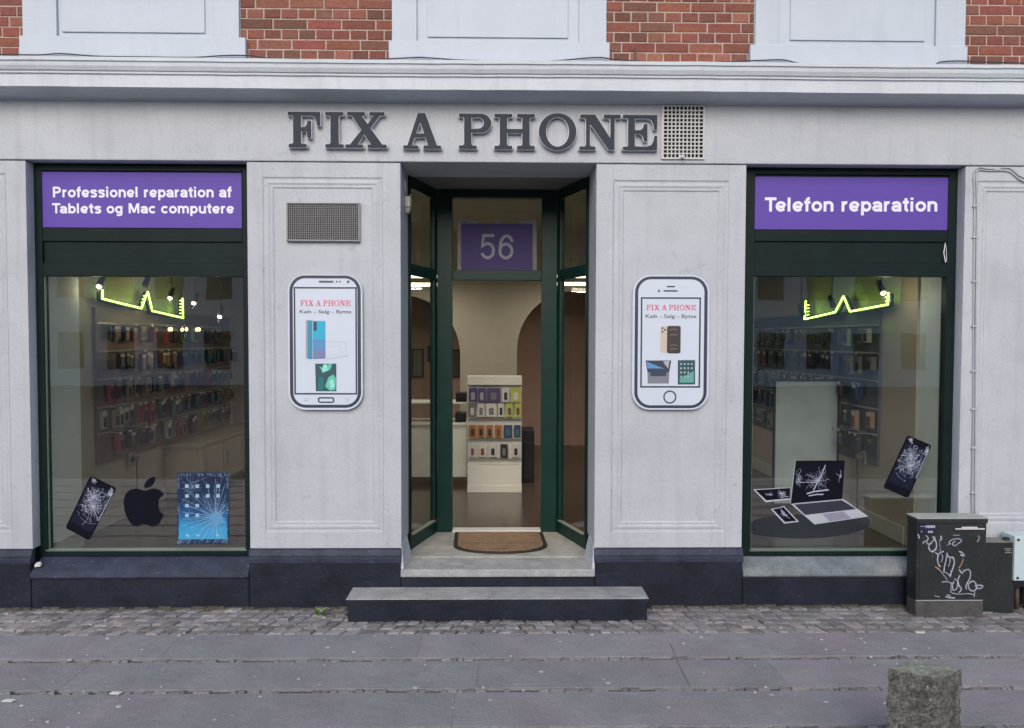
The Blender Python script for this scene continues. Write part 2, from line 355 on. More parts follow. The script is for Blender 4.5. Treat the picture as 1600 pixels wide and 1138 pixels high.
CABTOP = M('cabinet_lid', (.34, .37, .37), .55, .12, 8, .15, 40)
CABBASE = M('cabinet_base', (.075, .072, .075), .8, .35, 9, .4, 50, fine=.3)
BOXW = M('meter_box', (.50, .62, .66), .45, .04, 3)
RUST = M('rusty_pipe', (.10, .07, .06), .7, .4, 14, .3, 60)
GRANITE = M('bollard_granite', (.105, .103, .098), .9, .6, 16, 1.0, 35, fine=.5, chips='light')
GRANTOP = M('bollard_top', (.19, .21, .18), .9, .3, 14, .6, 50, fine=.25)
MAT1 = M('coir_mat', (.26, .17, .10), .95, .15, 25, .8, 160, fine=.2)
RUBBER = M('mat_rubber', (.02, .018, .017), .7, .15, 20, .3, 60)
CABLE = M('painted_cable', (.42, .44, .48), .6, .08)
BCABLE = M('black_cable', (.03, .03, .035), .6, .1)
CREAM = M('old_plastic', (.42, .41, .38), .6, .15, 12)
PHW = M('phone_sign_white', (.58, .65, .78), .4, .02)
PHD = M('phone_sign_outline', (.035, .045, .075), .4, .05)
RED = M('sign_red', (.62, .10, .20), .5, .05)
DTXT = M('sign_dark_text', (.10, .10, .13), .5, .05)
GUM = M('pale_litter', (.62, .62, .64), .8, .1)
LEAF = M('leaf', (.16, .24, .07), .6, .25, 30)
GRAF = M('graffiti_paint', (.34, .36, .46), .6, .3, 60, fine=.3)
GRAFO = M('graffiti_orange', (.42, .20, .10), .6, .2)
NEON = E('green_led', (.50, 1.0, .10), 9)
LAMPW = E('lamp_white', (1, .90, .68), 4)
LAMPY = E('lamp_warm', (1, .72, .28), 3)
def plain(name, c, rough=.5): return M(name, c, rough, .05, 5)
STK = M('sticker_black', (.005, .006, .013), .5, .05, 5, spec=.1)
STK2 = M('sticker_screen', (.010, .014, .032), .5, .05, 5, spec=.1)
CRK = plain('sticker_crack', (.38, .42, .56), .5)
CRK2 = plain('sticker_crack_dim', (.12, .15, .24), .5)
SILV = plain('sticker_silver', (.42, .45, .53), .4)

# ------------------------------------------------------------------ ground
YC = G(800, 990)[1]; rows = [YC, G(800, 1027)[1], G(800, 1075)[1], G(800, 1136)[1]]
while rows[-1] > -4.2: rows.append(rows[-1]-.41)
XL, XR = -9.0, 9.0
g = MB(); g.box(-80, 80, -60, rows[-1]-.16, -.6, -.13); struct('road', g, ROAD)
g = MB(); g.box(-80, 80, rows[-1]+0.0, 12, -.6, -.018); struct('ground', g, JOINT)
g = MB(); g.box(-40, 40, rows[-1]-.155, rows[-1]-.005, -.3, .0); struct('kerb', g, STONE, bevel=.01)
g = MB(); rnd = random.Random(3)
for i in range(len(rows)-1):
    y1, y0 = rows[i]-(.0 if i == 0 else .045), rows[i+1]
    x = XL + rnd.uniform(-.5, 0)
    while x < XR:
        L = 1.9 + rnd.uniform(-.4, .4); dz = rnd.uniform(-.0015, .001)
        w0 = rnd.uniform(-.003, .003); kk_ = rnd.uniform(.95, 1.06); tt_ = rnd.uniform(-.02, .02); g.col = (.226*kk_*(1+tt_), .238*kk_, .260*kk_, 1)
        g.hexa([(x+.0004, y0+.004, -.05), (x+L-.0004, y0+.004+w0, -.05), (x+L-.0004, y1-.004, -.05), (x+.0004, y1-.004, -.05),
                (x+.0004, y0+.004, dz), (x+L-.0004, y0+.004+w0, dz), (x+L-.0004, y1-.004, dz-.001), (x+.0004, y1-.004, dz-.001)])
        x += L
struct('pavement', g, SLAB, bevel=.0015)
def sett(g, x0, x1, y0, y1, z, rnd, skew=0, col=None, drop=.012):
    j = lambda a: rnd.uniform(-a, a)
    h = min(x1-x0, y1-y0)*.10
    b = [(x0+j(.004), y0+j(.004)), (x1+j(.004), y0+j(.004)), (x1+skew+j(.004), y1+j(.004)), (x0+skew+j(.004), y1+j(.004))]
    cx_ = sum(p[0] for p in b)/4; cy_ = sum(p[1] for p in b)/4
    zz = z + j(.004)
    g.col = col
    n = len(g.v)
    g.v += [(p[0], p[1], z-.05) for p in b]
    g.v += [(p[0], p[1], z-drop+j(.002)) for p in b]
    k = 1 - h*2/max(x1-x0, y1-y0)*1.1
    g.v += [(cx_+(p[0]-cx_)*k, cy_+(p[1]-cy_)*k, zz+j(.003)) for p in b]
    for a in range(4):
        c = (a+1) % 4; g.face((n+a, n+c, n+4+c, n+4+a)); g.face((n+4+a, n+4+c, n+8+c, n+8+a))
    g.face((n+8, n+9, n+10, n+11))
g = MB()
def sc_(rnd, b=.225):
    v_ = b*rnd.uniform(.65, 1.3); t = rnd.uniform(-.05, .06); return (v_*(.99+t), v_*.96, v_*(1.02-t*.6), 1)
nrow = 6; yy = YC + .0; rh = (.0 - YC)/nrow
for r_ in range(nrow+1):
    y0 = YC + r_*rh; y1 = y0 + rh; x = XL + (r_ % 2)*.05 - r_*.04
    while x < XR:
        L = rnd.uniform(.07, .112); s_ = rnd.uniform(-.006, .014) - .024*(1 if x > 0 else -1)
        sett(g, x+.004, x+L-.004, y0+.0035, y1-.0035, .001+rnd.uniform(-.004, .004), rnd, s_, sc_(rnd), .007); x += L
struct('cobblestones', g, SETT)
g = MB()
for i in range(1, len(rows)):
    x = XL
    while x < XR:
        L = rnd.uniform(.03, .10)
        if rnd.random() < .82: sett(g, x+.002, x+L-.003, rows[i]-.040+rnd.uniform(0, .008), rows[i]-.004-rnd.uniform(0, .006), -.001+rnd.uniform(-.008, .002), rnd, 0, sc_(rnd, .22), .006)
        x += L
struct('joint_stones', g, SETT)
g = MB(); cr_ = [G(a, b) for a, b in ((1046, 1004), (1054, 1022), (1058, 1034), (1066, 1050), (1074, 1066), (1079, 1074))]
for (a, b) in zip(cr_[:-1], cr_[1:]): g.poly([(a[0]-.0018, a[1], .0035), (b[0]-.0018, b[1], .0035), (b[0]+.0018, b[1], .0035), (a[0]+.0018, a[1], .0035)])
struct('pavement_crack', g, JOINT)
g = MB(); x = XL
while x < XR:      # soil packed where the plinth meets the cobbles
    L = rnd.uniform(.05, .14); d0 = rnd.uniform(.010, .040); h0 = rnd.uniform(.006, .018)
    if not (-1.08 < x < 1.02): g.hexa([(x, -.022-d0, -.005), (x+L*1.05, -.022-d0*rnd.uniform(.4, 1), -.005), (x+L*1.05, -.018, -.005), (x, -.018, -.005), (x+.01, -.024-d0*.3, h0*.6), (x+L, -.024-d0*.2, h0*.6), (x+L, -.018, h0), (x+.01, -.018, h0)])
    x += L
struct('soil_edge', g, M('soil', (.075, .068, .055), .95, .4, 20, .8, 60, fine=.3), 'stuff')
g = MB()
for i in range(34):
    x = rnd.uniform(-4.4, 4.4); y = rnd.uniform(-.44, -.04); a = rnd.uniform(0, 6.28); L = rnd.uniform(.008, .02); c_, s__ = math.cos(a)*L, math.sin(a)*L
    g.poly([(x-c_, y-s__, .008), (x+s__*.5, y-c_*.5, .013), (x+c_, y+s__, .010), (x-s__*.5, y+c_*.5, .014)])
struct('dry_leaves', g, M('dry_leaf', (.20, .14, .07), .8, .4, 40), 'stuff')
# trodden gum and grit on the pavement
g = MB()
for i in range(260):
    x = rnd.uniform(-4.6, 4.6); y = rnd.uniform(-2.0, -.02); r_ = rnd.choice([.003, .003, .004, .006, .010])*rnd.uniform(.7, 1.2); n = 7
    pr = [(x+r_*rnd.uniform(.7, 1.3)*math.cos(2*math.pi*k/n)*1.3, y+r_*rnd.uniform(.7, 1.2)*math.sin(2*math.pi*k/n)) for k in range(n)]
    g.prism_z(pr, -.004, .0035)
struct('gum_and_grit', g, M('gum', (.46, .46, .48), .8, .35, 9), 'stuff')
for px, py, k in ((13, 1097, 0), (180, 1085, 1), (1437, 990, 2)):
    x, y = G(px, py); g = MB(); g.prism_z([(x-.03, y-.008), (x+.025, y-.012), (x+.035, y+.01), (x-.02, y+.014)], .004, .010)
    single('litter', g, GUM, ('white paper scrap on the slabs at the bottom left corner', 'small white scrap beside the joint left of centre', 'pale scrap on the paving between the electrical cabinet and the bollard')[k], 'litter', (x, y, .004))

# ------------------------------------------------------------------ building
bld = thing('shop_building', 'grey rendered shop front with red brick upper storey and a corner-less street facade', 'building', (0, 0, 0))
bld['label'] = 'grey rendered shop facade with dark plinth and red brick storey above a white cornice'
ZF0 = PZ(800, 254); ZF1 = PZ(800, 162)          # frieze
ZPL = PZ(800, 857)                                # plinth top
DX0, DX1 = PX(626, 500), PX(931, 500)
XP1, XP2, XP3, XP4 = PX(43, 500), PX(387, 500), PX(1164, 500), PX(1505, 500)
ZTH = PZ(780, 888)                                # threshold top
g = MB(); g.box(-9, 9, 0, .5, ZF0, ZF1+.3); part('frieze_wall', g, WALL, bld, .006)
PF = .010; PD = .46
pier_x = [(-9, XP1), (XP2, DX0), (DX1, XP3), (XP4, 9)]
ped = [(-9, PX(11, 500)), (PX(411.5, 500), PX(598, 500)), (PX(957.5, 500), PX(1137, 500)), (PX(1524, 500), 6.2)]
ped_z = [(PZ(5, 832), PZ(5, 271)), (PZ(500, 832), PZ(500, 277)), (PZ(1050, 832), PZ(1050, 282)), (PZ(1580, 819), PZ(1580, 283))]
ped[0] = (-5.4, ped[0][1])
for (a, b), (px0, px1), (pz0, pz1) in zip(pier_x, ped, ped_z):
    ins = .085
    g = MB()
    # pier with a shallow sunk field
    g.box(a, b, .03, PD, ZPL, ZF0-.006)
    g.box(a, px0, PF, .03, ZPL, ZF0-.006); g.box(px1, b, PF, .03, ZPL, ZF0-.006)
    g.box(px0, px1, PF, .03, ZPL, pz0); g.box(px0, px1, PF, .03, pz1, ZF0-.006)
    pr = part('pier', g, WALL, bld, .003)
    g = MB()
    g.sweep_frame(px0, px1, pz0, pz1, [(0, PF), (.006, PF+.005), (.018, PF+.0065), (.030, PF+.002), (.040, PF+.001), (.050, PF+.006), (.058, PF+.007), (.064, PF+.005), (.070, PF+.007), (.075, PF+.012), (.080, PF+.014)])
    g.box(px0+.079, px1-.079, PF+.0135, PF+.0195, pz0+.079, pz1-.079)
    part('panel_moulding', g, WALL, pr)
# plinth
pl_f = -.022; SILLZ = PZ(225, 895)
for k, (a, b) in enumerate(pier_x):
    g = MB()
    zb = PZ(800, 877); 
    g.box(a, b, pl_f, .45, -.02, zb)
    p_ = part('plinth', g, PLINTH, bld, .01)
    g = MB(); g.prism_x([(pl_f-.006, zb-.004), (pl_f-.01, zb+.030), (pl_f+.004, zb+.034), (pl_f+.002, zb+.048), (pl_f+.016, ZPL-.008), (PF+.02, ZPL+.003), (PF+.02, zb-.004)], a-(.004 if k else 0), b+(.004 if k < 3 else 0))
    part('plinth_band', g, PLINTH2, p_, .003)
g = MB(); g.box(XP1+.002, XP2-.002, pl_f+.004, .45, -.02, SILLZ-.01); part('plinth', g, PLINTH, bld, .008)
g = MB(); g.box(XP3+.002, XP4-.002, pl_f+.004, .45, -.02, PZ(1290, 892)-.01)
part('plinth', g, PLINTH, bld, .008)
g = MB(); g.box(DX0+.002, DX1-.002, pl_f+.004, .45, -.02, ZTH-.006); part('plinth', g, PLINTH, bld, .004)
# cornice (straight moulded run)
FD = -.19
def cz(py, d): return PZ(800, py, d)
prof = [(0.01, ZF1+.3), (0.01, ZF1+.002), (-.012, ZF1), (-.02, ZF1+.012), (-.16, cz(141, -.16)+.004), (-.162, cz(141, FD)), (FD, cz(141, FD)), (FD, cz(122, FD)), (FD-.012, cz(120, FD-.012)),
        (FD-.012, cz(117, FD-.012)), (FD-.022, cz(115, FD-.022)), (FD-.034, cz(108, FD-.034)), (FD-.036, cz(102, FD-.036)), (FD-.046, cz(100, FD-.046)), (FD-.046, cz(95.5, FD-.046)), (FD-.03, cz(95.5, FD-.046)+.01), (0.01, cz(95.5, FD-.046)+.075)]
g = MB(); rc = random.Random(5)
xs = [-9 + i*.15 for i in range(121)]; n0 = len(g.v); k = len(prof)
for x in xs:
    wz = math.sin(x*1.7)*.002 + rc.uniform(-.0012, .0012)
    for y, z in prof: g.v.append((x, y, z + (wz if y < -.1 else 0)))
for i in range(len(xs)-1):
    for j in range(k-1): g.face((n0+i*k+j, n0+i*k+j+1, n0+(i+1)*k+j+1, n0+(i+1)*k+j))
part('cornice', g, CORN, bld, recalc=True)
# bricks and window aprons
UF = .0
ap = [(29, 383, 37, 376, 61, (95, 319, 49), 331, 87), (607, 953, 612, 948, 69, (668, 888, 57), 905, 651), (1173, 1513, 1178, 1507, 75, (1236, 1447, 62), 1464, 1217)]
apx = []
ZB = PZ(800, 99)-.06
def bcol():
    b = rc.random(); k = rc.uniform(.75, 1.2)
    base = (.225, .073, .055) if b < .62 else ((.17, .070, .055) if b < .85 else (.26, .10, .074))
    return (base[0]*k, base[1]*k*rc.uniform(.9, 1.15), base[2]*k, 1)
for q in ap: apx.append((PX(q[2], 40), PX(q[3], 40)))
gb = MB(); gm = MB(); TOP = 6.4
segs = [(-7.2, apx[0][0]), (apx[0][1], apx[1][0]), (apx[1][1], apx[2][0]), (apx[2][1], 7.2)]
ch = .0705
for a, b in segs:
    gm = MB(); gb = MB(); gm.box(a, b, .0055, .45, ZF1+.25, TOP)
    z = ZB; r_ = 0
    while z < TOP:
        stretch = (r_ % 2 == 0); L = .238 if stretch else .119
        x = a - rc.uniform(0, .02) - (0 if stretch else .0595) + (.119 if r_ % 4 == 2 else 0) - (.238 if r_ % 4 == 2 else 0)
        while x < b:
            x0, x1 = max(x+.005, a), min(x+L-.005, b)
            if x1-x0 > .02:
                gb.col = bcol(); j = rc.uniform(-.002, .003); e = .0015
                n = len(gb.v); zb_, zt = z+.0045+rc.uniform(-.001, .001), z+ch-.0045+rc.uniform(-.001, .001)
                gb.v += [(x0, .012, zb_), (x1, .012, zb_), (x1, .012, zt), (x0, .012, zt), (x0, j+.003, zb_), (x1, j+.003, zb_), (x1, j+.003, zt), (x0, j+.003, zt),
                         (x0+.004, j, zb_+.004), (x1-.004, j, zb_+.004), (x1-.004, j, zt-.004), (x0+.004, j, zt-.004)]
                for c0 in range(4):
                    c1 = (c0+1) % 4; gb.face((n+c0, n+c1, n+4+c1, n+4+c0)); gb.face((n+4+c0, n+4+c1, n+8+c1, n+8+c0))
                gb.face((n+8, n+9, n+10, n+11))
            x += L
        z += ch; r_ += 1
    bw = part('brick_wall', gm, MORTAR, bld); bo = part('bricks', gb, BRICK, bw)
for q, (a, b) in zip(ap, apx):
    zc = PZ((q[0]+q[1])/2, q[4]); g = MB()
    zt = 4.62
    g.box(a, b, .0, .4, ZF1+.25, zt)                       # backing
    g.box(PX(q[0], 70, -.05), PX(q[1], 70, -.05), -.045, 0, ZB-.1, zc)      # wide foot
    xr, xl = PX(q[6], 30, -.03), PX(q[7], 30, -.03)
    g.box(a+.004, xl, -.022, -.001, zc, zt); g.box(xr, b-.004, -.022, -.001, zc, zt)
    ix0, ix1, iz = PX(q[5][0], 30, -.02), PX(q[5][1], 30, -.02), PZ(q[5][0], q[5][2], -.02)
    g.box(ix0, ix1, -.011, -.001, iz, zt)
    ao = part('window_apron', g, WHITE, bld, .004)
    g = MB(); g.box(a-.05, b+.05, -.10, .1, zt+.002, zt+.07); part('window_sill', g, WHITE, ao, .006)
    g = MB(); g.frame(a+.04, b-.04, zt+.07, 6.3, .09, .08, .16); g.box((a+b)/2-.03, (a+b)/2+.03, .085, .155, zt+.16, 6.21); g.box(a+.0, b, .2, .45, zt+.07, TOP); part('window_frame', g, WHITE, ao)
    g = MB(); g.box(a+.13, b-.13, .11, .115, zt+.16, 6.21); part('window_glass', g, DGLASS, ao)
# upper wall closes above
g = MB(); g.box(-7.2, 7.2, -.02, .45, TOP, 9.5); part('upper_wall', g, MORTAR, bld)

# ------------------------------------------------------------------ shop windows
FR = .10
def shop_window(xa, xb, pxs, purple, lines, lab, side):
    # pxs: inner left, inner right pixel of glass
    g = MB(); y0, y1 = FR, FR+.07
    zt = ZF0-.004; gb_ = PZ(pxs[2], 858, FR); gt = PZ(pxs[2], 432, FR)
    il, ir = pxs[0], pxs[1]
    z_r1, z_r0 = PZ(pxs[2], purple[3], FR), PZ(pxs[2], 377.5, FR)
    zp0 = PZ(pxs[2], 412, FR); ztop = PZ(pxs[2], purple[2], FR)+.0
    zb = PZ(pxs[2], 869, FR)
    g.box(xa-.02, il, y0, y1, zb, zt); g.box(ir, xb+.02, y0, y1, zb, zt)           # stiles
    g.box(il, ir, y0, y1, ztop, zt)                                                 # head
    g.box(il, ir, y0+.004, y1, z_r0, z_r1)                                          # rail under sign
    g.box(il, ir, y0+.018, y1, zp0, z_r0)                                           # sunk panel
    g.box(il, ir, y0+.002, y1, gt, zp0)                                             # rail
    g.box(il, ir, y0+.018, y1, z_r1, ztop)                                          # blind behind the sign
    g.box(il, ir, y0-.004, y1, zb, gb_-.012)                                        # bottom rail
    fr = part('window_frame', g, GREEN, bld, .003)
    g = MB(); g.prism_x([(y0-.01, gb_-.013), (y0-.01, gb_-.006), (y0+.02, gb_), (y0+.03, gb_), (y0+.03, gb_-.013)], il-.01, ir+.01)
    g.box(il, il+.006, y0+.012, y0+.03, gb_, gt)
    part('glazing_bead', g, M('bead_paint', (.12, .17, .15), .4, .1), fr)
    g = MB(); g.box(il-.005, ir+.005, y0+.034, y0+.040, gb_-.008, gt+.005); part('window_glass', g, GLASS, fr)
    return fr, gt, gb_
LIL, LIR = PX(71, 650, FR), PX(381.5, 650, FR)
RIL, RIR = PX(1175.5, 650, FR), PX(1475, 650, FR)
wl, gt, gbm = shop_window(XP1, XP2, (LIL, LIR, 225), (65, 378, 267.5, 357), None, 'left', -1)
wr, _, _ = shop_window(XP3, XP4, (RIL, RIR, 1325), (1177, 1481, 273, 360), None, 'right', 1)
# reveals lining of masonry beside frames is the pier itself; sloped sills
def sill(x0, x1, px, pyf, pyb, m, name, extra=0):
    zb, zf = PZ(px, pyb, FR), PZ(px, pyf, -.03)
    g = MB(); n = 14; rr = random.Random(int(px))
    for i in range(n):
        a, b = x0+(x1-x0)*i/n, x0+(x1-x0)*(i+1)/n
    g.prism_x([(-.034, zf-.035), (-.030, zf-.004), (-.024, zf+.002), (FR+.02, zb+.002), (FR+.02, zf-.05), (-.02, zf-.05)], x0, x1)
    return g
g = sill(XP1+.001, XP2-.001, 225, 895, 869, None, 0); part('window_sill', g, PLINTH2, wl, .006, label='dark painted sloping sill')
g = sill(XP3+.001, XP4-.001, 1290, 892, 868, None, 0); part('window_sill', g, SILLSTONE, wr, .008, label='bare grey stone sloping sill')

def purple_sign(px0, px1, py0, py1, lines, label):
    y = FR+.010
    x0, z1 = P(px0, py0, y); x1, z0 = P(px1, py1, y)
    t = thing('purple_sign', label, 'sign', ((x0+x1)/2, y, z0))
    g = MB(); g.box(x0, x1, y, y+.006, z0, z1); part('board', g, PURPLE, t, .001)
    for (s_, a, b, c, d) in lines:
        stroke_text('lettering', s_, a, b, (d, d), c, y-.0012, SIGNWHITE, t)
    return t
purple_sign(65, 378, 268.5, 357, [('Professionel reparation af', 82.3, 362.5, 292, 308.6), ('Tablets og Mac computere', 81.8, 366, 317.8, 333.6)], 'purple sign reading Professionel reparation af Tablets og Mac computere above the left window')
purple_sign(1177, 1481, 276, 360, [('Telefon reparation', 1195.4, 1465.4, 308.8, 330.8)], 'purple sign reading Telefon reparation above the right window')

# ------------------------------------------------------------------ doorway
BD = .97
dl0, dl1, dr0, dr1 = PX(683, 560, BD), PX(706.5, 560, BD), PX(846, 560, BD), PX(870, 560, BD)
zfl = ZTH + .012
zdt, zdb = PZ(776, 422, BD), PZ(776, 438, BD)       # transom bar
ztt = PZ(776, 309, BD)
SDF = .44
g = MB()
g.box(dl0, dl1, BD, BD+.08, zfl-.02, ZF0); g.box(dr0, dr1, BD, BD+.08, zfl-.02, ZF0)
g.box(dl1, dr0, BD, BD+.08, ztt, ZF0); g.box(dl1, dr0, BD+.005, BD+.075, zdb, zdt)
df = part('door_frame', g, DGREEN, bld, .004)
g = MB(); g.box(dl1-.004, dr0+.004, BD+.03, BD+.036, zdt-.004, ztt+.004); part('transom_glass', g, GLASS2, df)
g = MB(); g.box(dl1, dr0, BD-.005, BD+.10, zfl-.004, zfl+.014); part('door_threshold', g, M('threshold_strip', (.6, .6, .6), .4, .1), df, .003)
sfl, sfr = DX0+.014, DX1-.014
def slanted(g, xf, xb, z0, z1, t0, t1, th=.05, fy=SDF, by=BD+.01, sgn=1):
    """vertical slab along the slanted side, from parameter t0 to t1 (front to back)"""
    ax, ay = xf+(xb-xf)*t0, fy+(by-fy)*t0; bx, by_ = xf+(xb-xf)*t1, fy+(by-fy)*t1
    o = sgn*th
    pts = [(ax, ay), (bx, by_), (bx+o, by_), (ax+o, ay)]
    if sgn > 0: pts = pts
    n = len(g.v); g.v += [(x, y, z0) for x, y in pts] + [(x, y, z1) for x, y in pts]
    for q in ((3, 2, 1, 0), (4, 5, 6, 7), (0, 1, 5, 4), (1, 2, 6, 5), (2, 3, 7, 6), (3, 0, 4, 7)): g.face(tuple(n+i for i in q))
for sx, xf, xb in ((-1, sfl, dl0), (1, sfr, dr1)):
    o = sx
    g = MB()
    slanted(g, xf, xb, zfl-.02, ZF0, 0, .05, .012, sgn=o)        # front stile
    slanted(g, xf, xb, zfl-.02, ZF0, .90, 1.0, .04, sgn=o)
    slanted(g, xf, xb, zfl-.02, zfl+.10, .05, .90, .03, sgn=o)
    slanted(g, xf, xb, ZF0-.09, ZF0, .05, .90, .03, sgn=o)
    slanted(g, xf, xb, zdb, zdt, .05, .90, .03, sgn=o)
    sp = part('side_window', g, DGREEN, bld, .003)
    g = MB(); slanted(g, xf+o*.014, xb+o*.014, zfl+.098, zdb+.002, .04, .91, .005, sgn=o); slanted(g, xf+o*.014, xb+o*.014, zdt-.002, ZF0-.088, .04, .91, .005, sgn=o)
    part('side_glass', g, GLASS2, sp)
    g = MB(); slanted(g, xf-o*.004, xb-o*.004, zfl+.10, zfl+.112, .10, .93, .03, sgn=o); part('glazing_bead', g, M('bead_pale', (.30, .30, .26), .5, .1), sp)
for sx, xw, xs_ in ((-1, DX0, sfl), (1, DX1, sfr)):
    a, b = sorted((xw, xs_)); g = MB(); g.box(a-(.02 if sx < 0 else -.0), b+(.02 if sx > 0 else 0), SDF-.004, SDF+.03, zfl-.02, ZF0-.002); part('jamb_strip', g, GREEN, bld)
    g = MB(); o = -sx
    g.hexa([(xw+o*.0, -.030, ZTH+.001), (xw+o*.022, -.028, ZTH+.001), (xw+o*.05, .25, ZTH+.001), (xw+o*.0, .25, ZTH+.001), (xw+o*.0, .008, ZPL+.01), (xw+o*.006, .008, ZPL+.01), (xw+o*.012, .25, ZPL+.03), (xw+o*.0, .25, ZPL+.03)])
    part('jamb_foot', g, WALL, bld, .003)
# soffit
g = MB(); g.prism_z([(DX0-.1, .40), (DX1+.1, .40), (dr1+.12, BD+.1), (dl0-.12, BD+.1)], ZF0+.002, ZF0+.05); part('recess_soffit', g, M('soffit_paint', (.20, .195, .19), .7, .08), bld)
# threshold slabs
cd = .255
g = MB(); g.prism_z([(DX0-.002, -.035), (DX1+.002, -.035), (DX1-.012, cd-.004), (DX0+.012, cd-.004)], ZTH-.055, ZTH); th = part('threshold_stone', g, STONE, bld, .008)
g = MB(); g.prism_z([(DX0+.01, cd+.006), (DX1-.01, cd+.006), (sfr-.0, SDF), (dr1, BD+.06), (dl0, BD+.06), (sfl+.0, SDF)], ZTH-.05, ZTH+.010); part('threshold_slab', g, THRESH, th, .005)

# ------------------------------------------------------------------ interior shell
IX0, IX1, IY = -3.42, 3.24, 4.35
ZI = zfl-.008; ZC = 3.30
g = MB(); g.box(IX0-.3, IX1+.3, BD+.062, 7, ZI-.05, ZI); g.box(IX0-.3, dl0-.03, .46, BD+.062, ZI-.05, ZI); g.box(dr1+.03, IX1+.3, .46, BD+.062, ZI-.05, ZI)
g.box(XP1, XP2, FR+.07, .46, ZI-.05, ZI); g.box(XP3, XP4, FR+.07, .46, ZI-.05, ZI)
part('inner_floor', g, INFLOOR, bld)
g = MB(); g.box(IX0-.3, IX1+.3, .5, 7, ZC, ZC+.1); part('inner_ceiling', g, INCEIL, bld)
g = MB(); g.box(IX0-.3, IX0, PD+.14, 7, ZI-.1, ZC); g.box(IX1, IX1+.3, PD+.0, 7, ZI-.1, ZC); part('inner_wall', g, INWALL, bld)
# inner faces of street wall beside the glass
g = MB(); g.box(XP1-.02, XP1+.028, FR+.072, PD+.14, ZI, ZF0); g.box(XP4-.055, XP4-.0, FR+.072, PD+.10, ZI, ZF0); part('inner_reveal', g, INREV, bld)
g = MB(); g.box(XP1+.028, XP1+.040, FR+.09, PD+.14, ZI, ZI+.13); g.box(IX0, IX0+.014, PD+.14, 2.6, ZI, ZI+.12); g.box(IX1-.014, IX1, PD+.12, IY, ZI, ZI+.14); g.box(XP4-.069, XP4-.055, FR+.09, PD+.1, ZI, ZI+.14)
part('skirting_board', g, SKIRT, bld, .004)
def arch(cx_, r_, zs, z0):
    return [(cx_-r_, z0)] + [(cx_-r_*math.cos(a), zs+r_*math.sin(a)) for a in [math.pi*k/24 for k in range(25)]] + [(cx_+r_, z0)]
out = [(IX0, ZI)] + arch(-1.27, .76, 1.72, ZI) + arch(.98, .76, 1.78, ZI) + [(IX1, ZI), (IX1, ZC), (IX0, ZC)]
aw = loops_obj('arched_wall', [out], IY+.08, .08, INWALL, bld)
g = MB(); g.box(IX0, IX1, 6.2, 6.3, ZI, ZC); part('back_wall', g, INPINK, bld)

# ------------------------------------------------------------------ sign lettering
def el(cx_, cy_, rx, ry, n=28): return [(cx_+rx*math.cos(2*math.pi*k/n), cy_+ry*math.sin(2*math.pi*k/n)) for k in range(n)]
def arc(cx_, cy_, rx, ry, a0, a1, n=8): return [(cx_+rx*math.cos(R(a0+(a1-a0)*k/n)), cy_+ry*math.sin(R(a0+(a1-a0)*k/n))) for k in range(n+1)]
GL = {
 'F': (92, [[(0,100),(92,100),(92,62),(83,62),(81,75),(75,87),(66,91),(37,91),(37,56),(49,57),(54,63),(56,75),(66,75),(66,27),(56,27),(54,40),(49,46),(37,47),(37,12),(41,8),(53,8),(53,0),(2,0),(2,8),(11,8),(15,12),(15,88),(11,92),(0,92)]]),
 'I': (52, [[(0,100),(52,100),(52,92),(42,92),(38,88),(38,12),(42,8),(52,8),(52,0),(0,0),(0,8),(10,8),(15,12),(15,88),(10,92),(0,92)]]),
 'X': (118, [[(5,100),(55,100),(55,92),(46,92),(64,66),(82,92),(69,92),(69,100),(112,100),(112,92),(98,92),(71,56),(106,8),(118,8),(118,0),(63,0),(63,8),(73,8),(53,39),(34,8),(50,8),(50,0),(0,0),(0,8),(13,8),(46,49),(17,92),(5,92)]]),
 'A': (108, [[(0,0),(43,0),(43,8),(24,8),(33,33),(63,33),(71,8),(58,8),(58,0),(108,0),(108,8),(97,8),(63,100),(42,100),(12,8),(0,8)], [(36,42),(60,42),(48.5,76)]]),
 'P': (93, [[(0,0),(51,0),(51,8),(40,8),(36,12),(36,47),(62,47)] + arc(62, 73.5, 31, 26.5, -80, 80, 10) + [(62,100),(0,100),(0,92),(11,92),(15,88),(15,12),(11,8),(0,8)], [(36,91),(58,91)] + arc(56, 74, 16, 17, 80, -80, 8) + [(36,56)]]),
 'H': (116, [[(0,100),(51,100),(51,92),(40,92),(36,88),(36,57),(80,57),(80,88),(76,92),(65,92),(65,100),(116,100),(116,92),(105,92),(101,88),(101,12),(105,8),(116,8),(116,0),(65,0),(65,8),(76,8),(80,12),(80,47),(36,47),(36,12),(40,8),(51,8),(51,0),(0,0),(0,8),(11,8),(15,12),(15,88),(11,92),(0,92)]]),
 'O': (107, [el(53.5, 50, 53.5, 52), el(53.5, 50, 33, 43)]),
 'N': (118, [[(0,0),(46,0),(46,8),(34,8),(30,12),(30,76),(84,0),(101,0),(101,88),(105,92),(118,92),(118,100),(70,100),(70,92),(85,92),(89,88),(89,32),(45,100),(2,100),(2,92),(14,92),(19,87),(19,12),(15,8),(0,8)]]),
 'E': (98, [[(0,100),(98,100),(98,60),(89,60),(87,74),(81,87),(70,91),(34,91),(34,56),(49,56),(57,62),(60,74),(70,74),(70,26),(60,26),(57,40),(49,47),(34,47),(34,9),(68,9),(81,13),(88,26),(90,40),(98,40),(98,0),(0,0),(0,8),(11,8),(15,12),(15,88),(11,92),(0,92)]]),
}
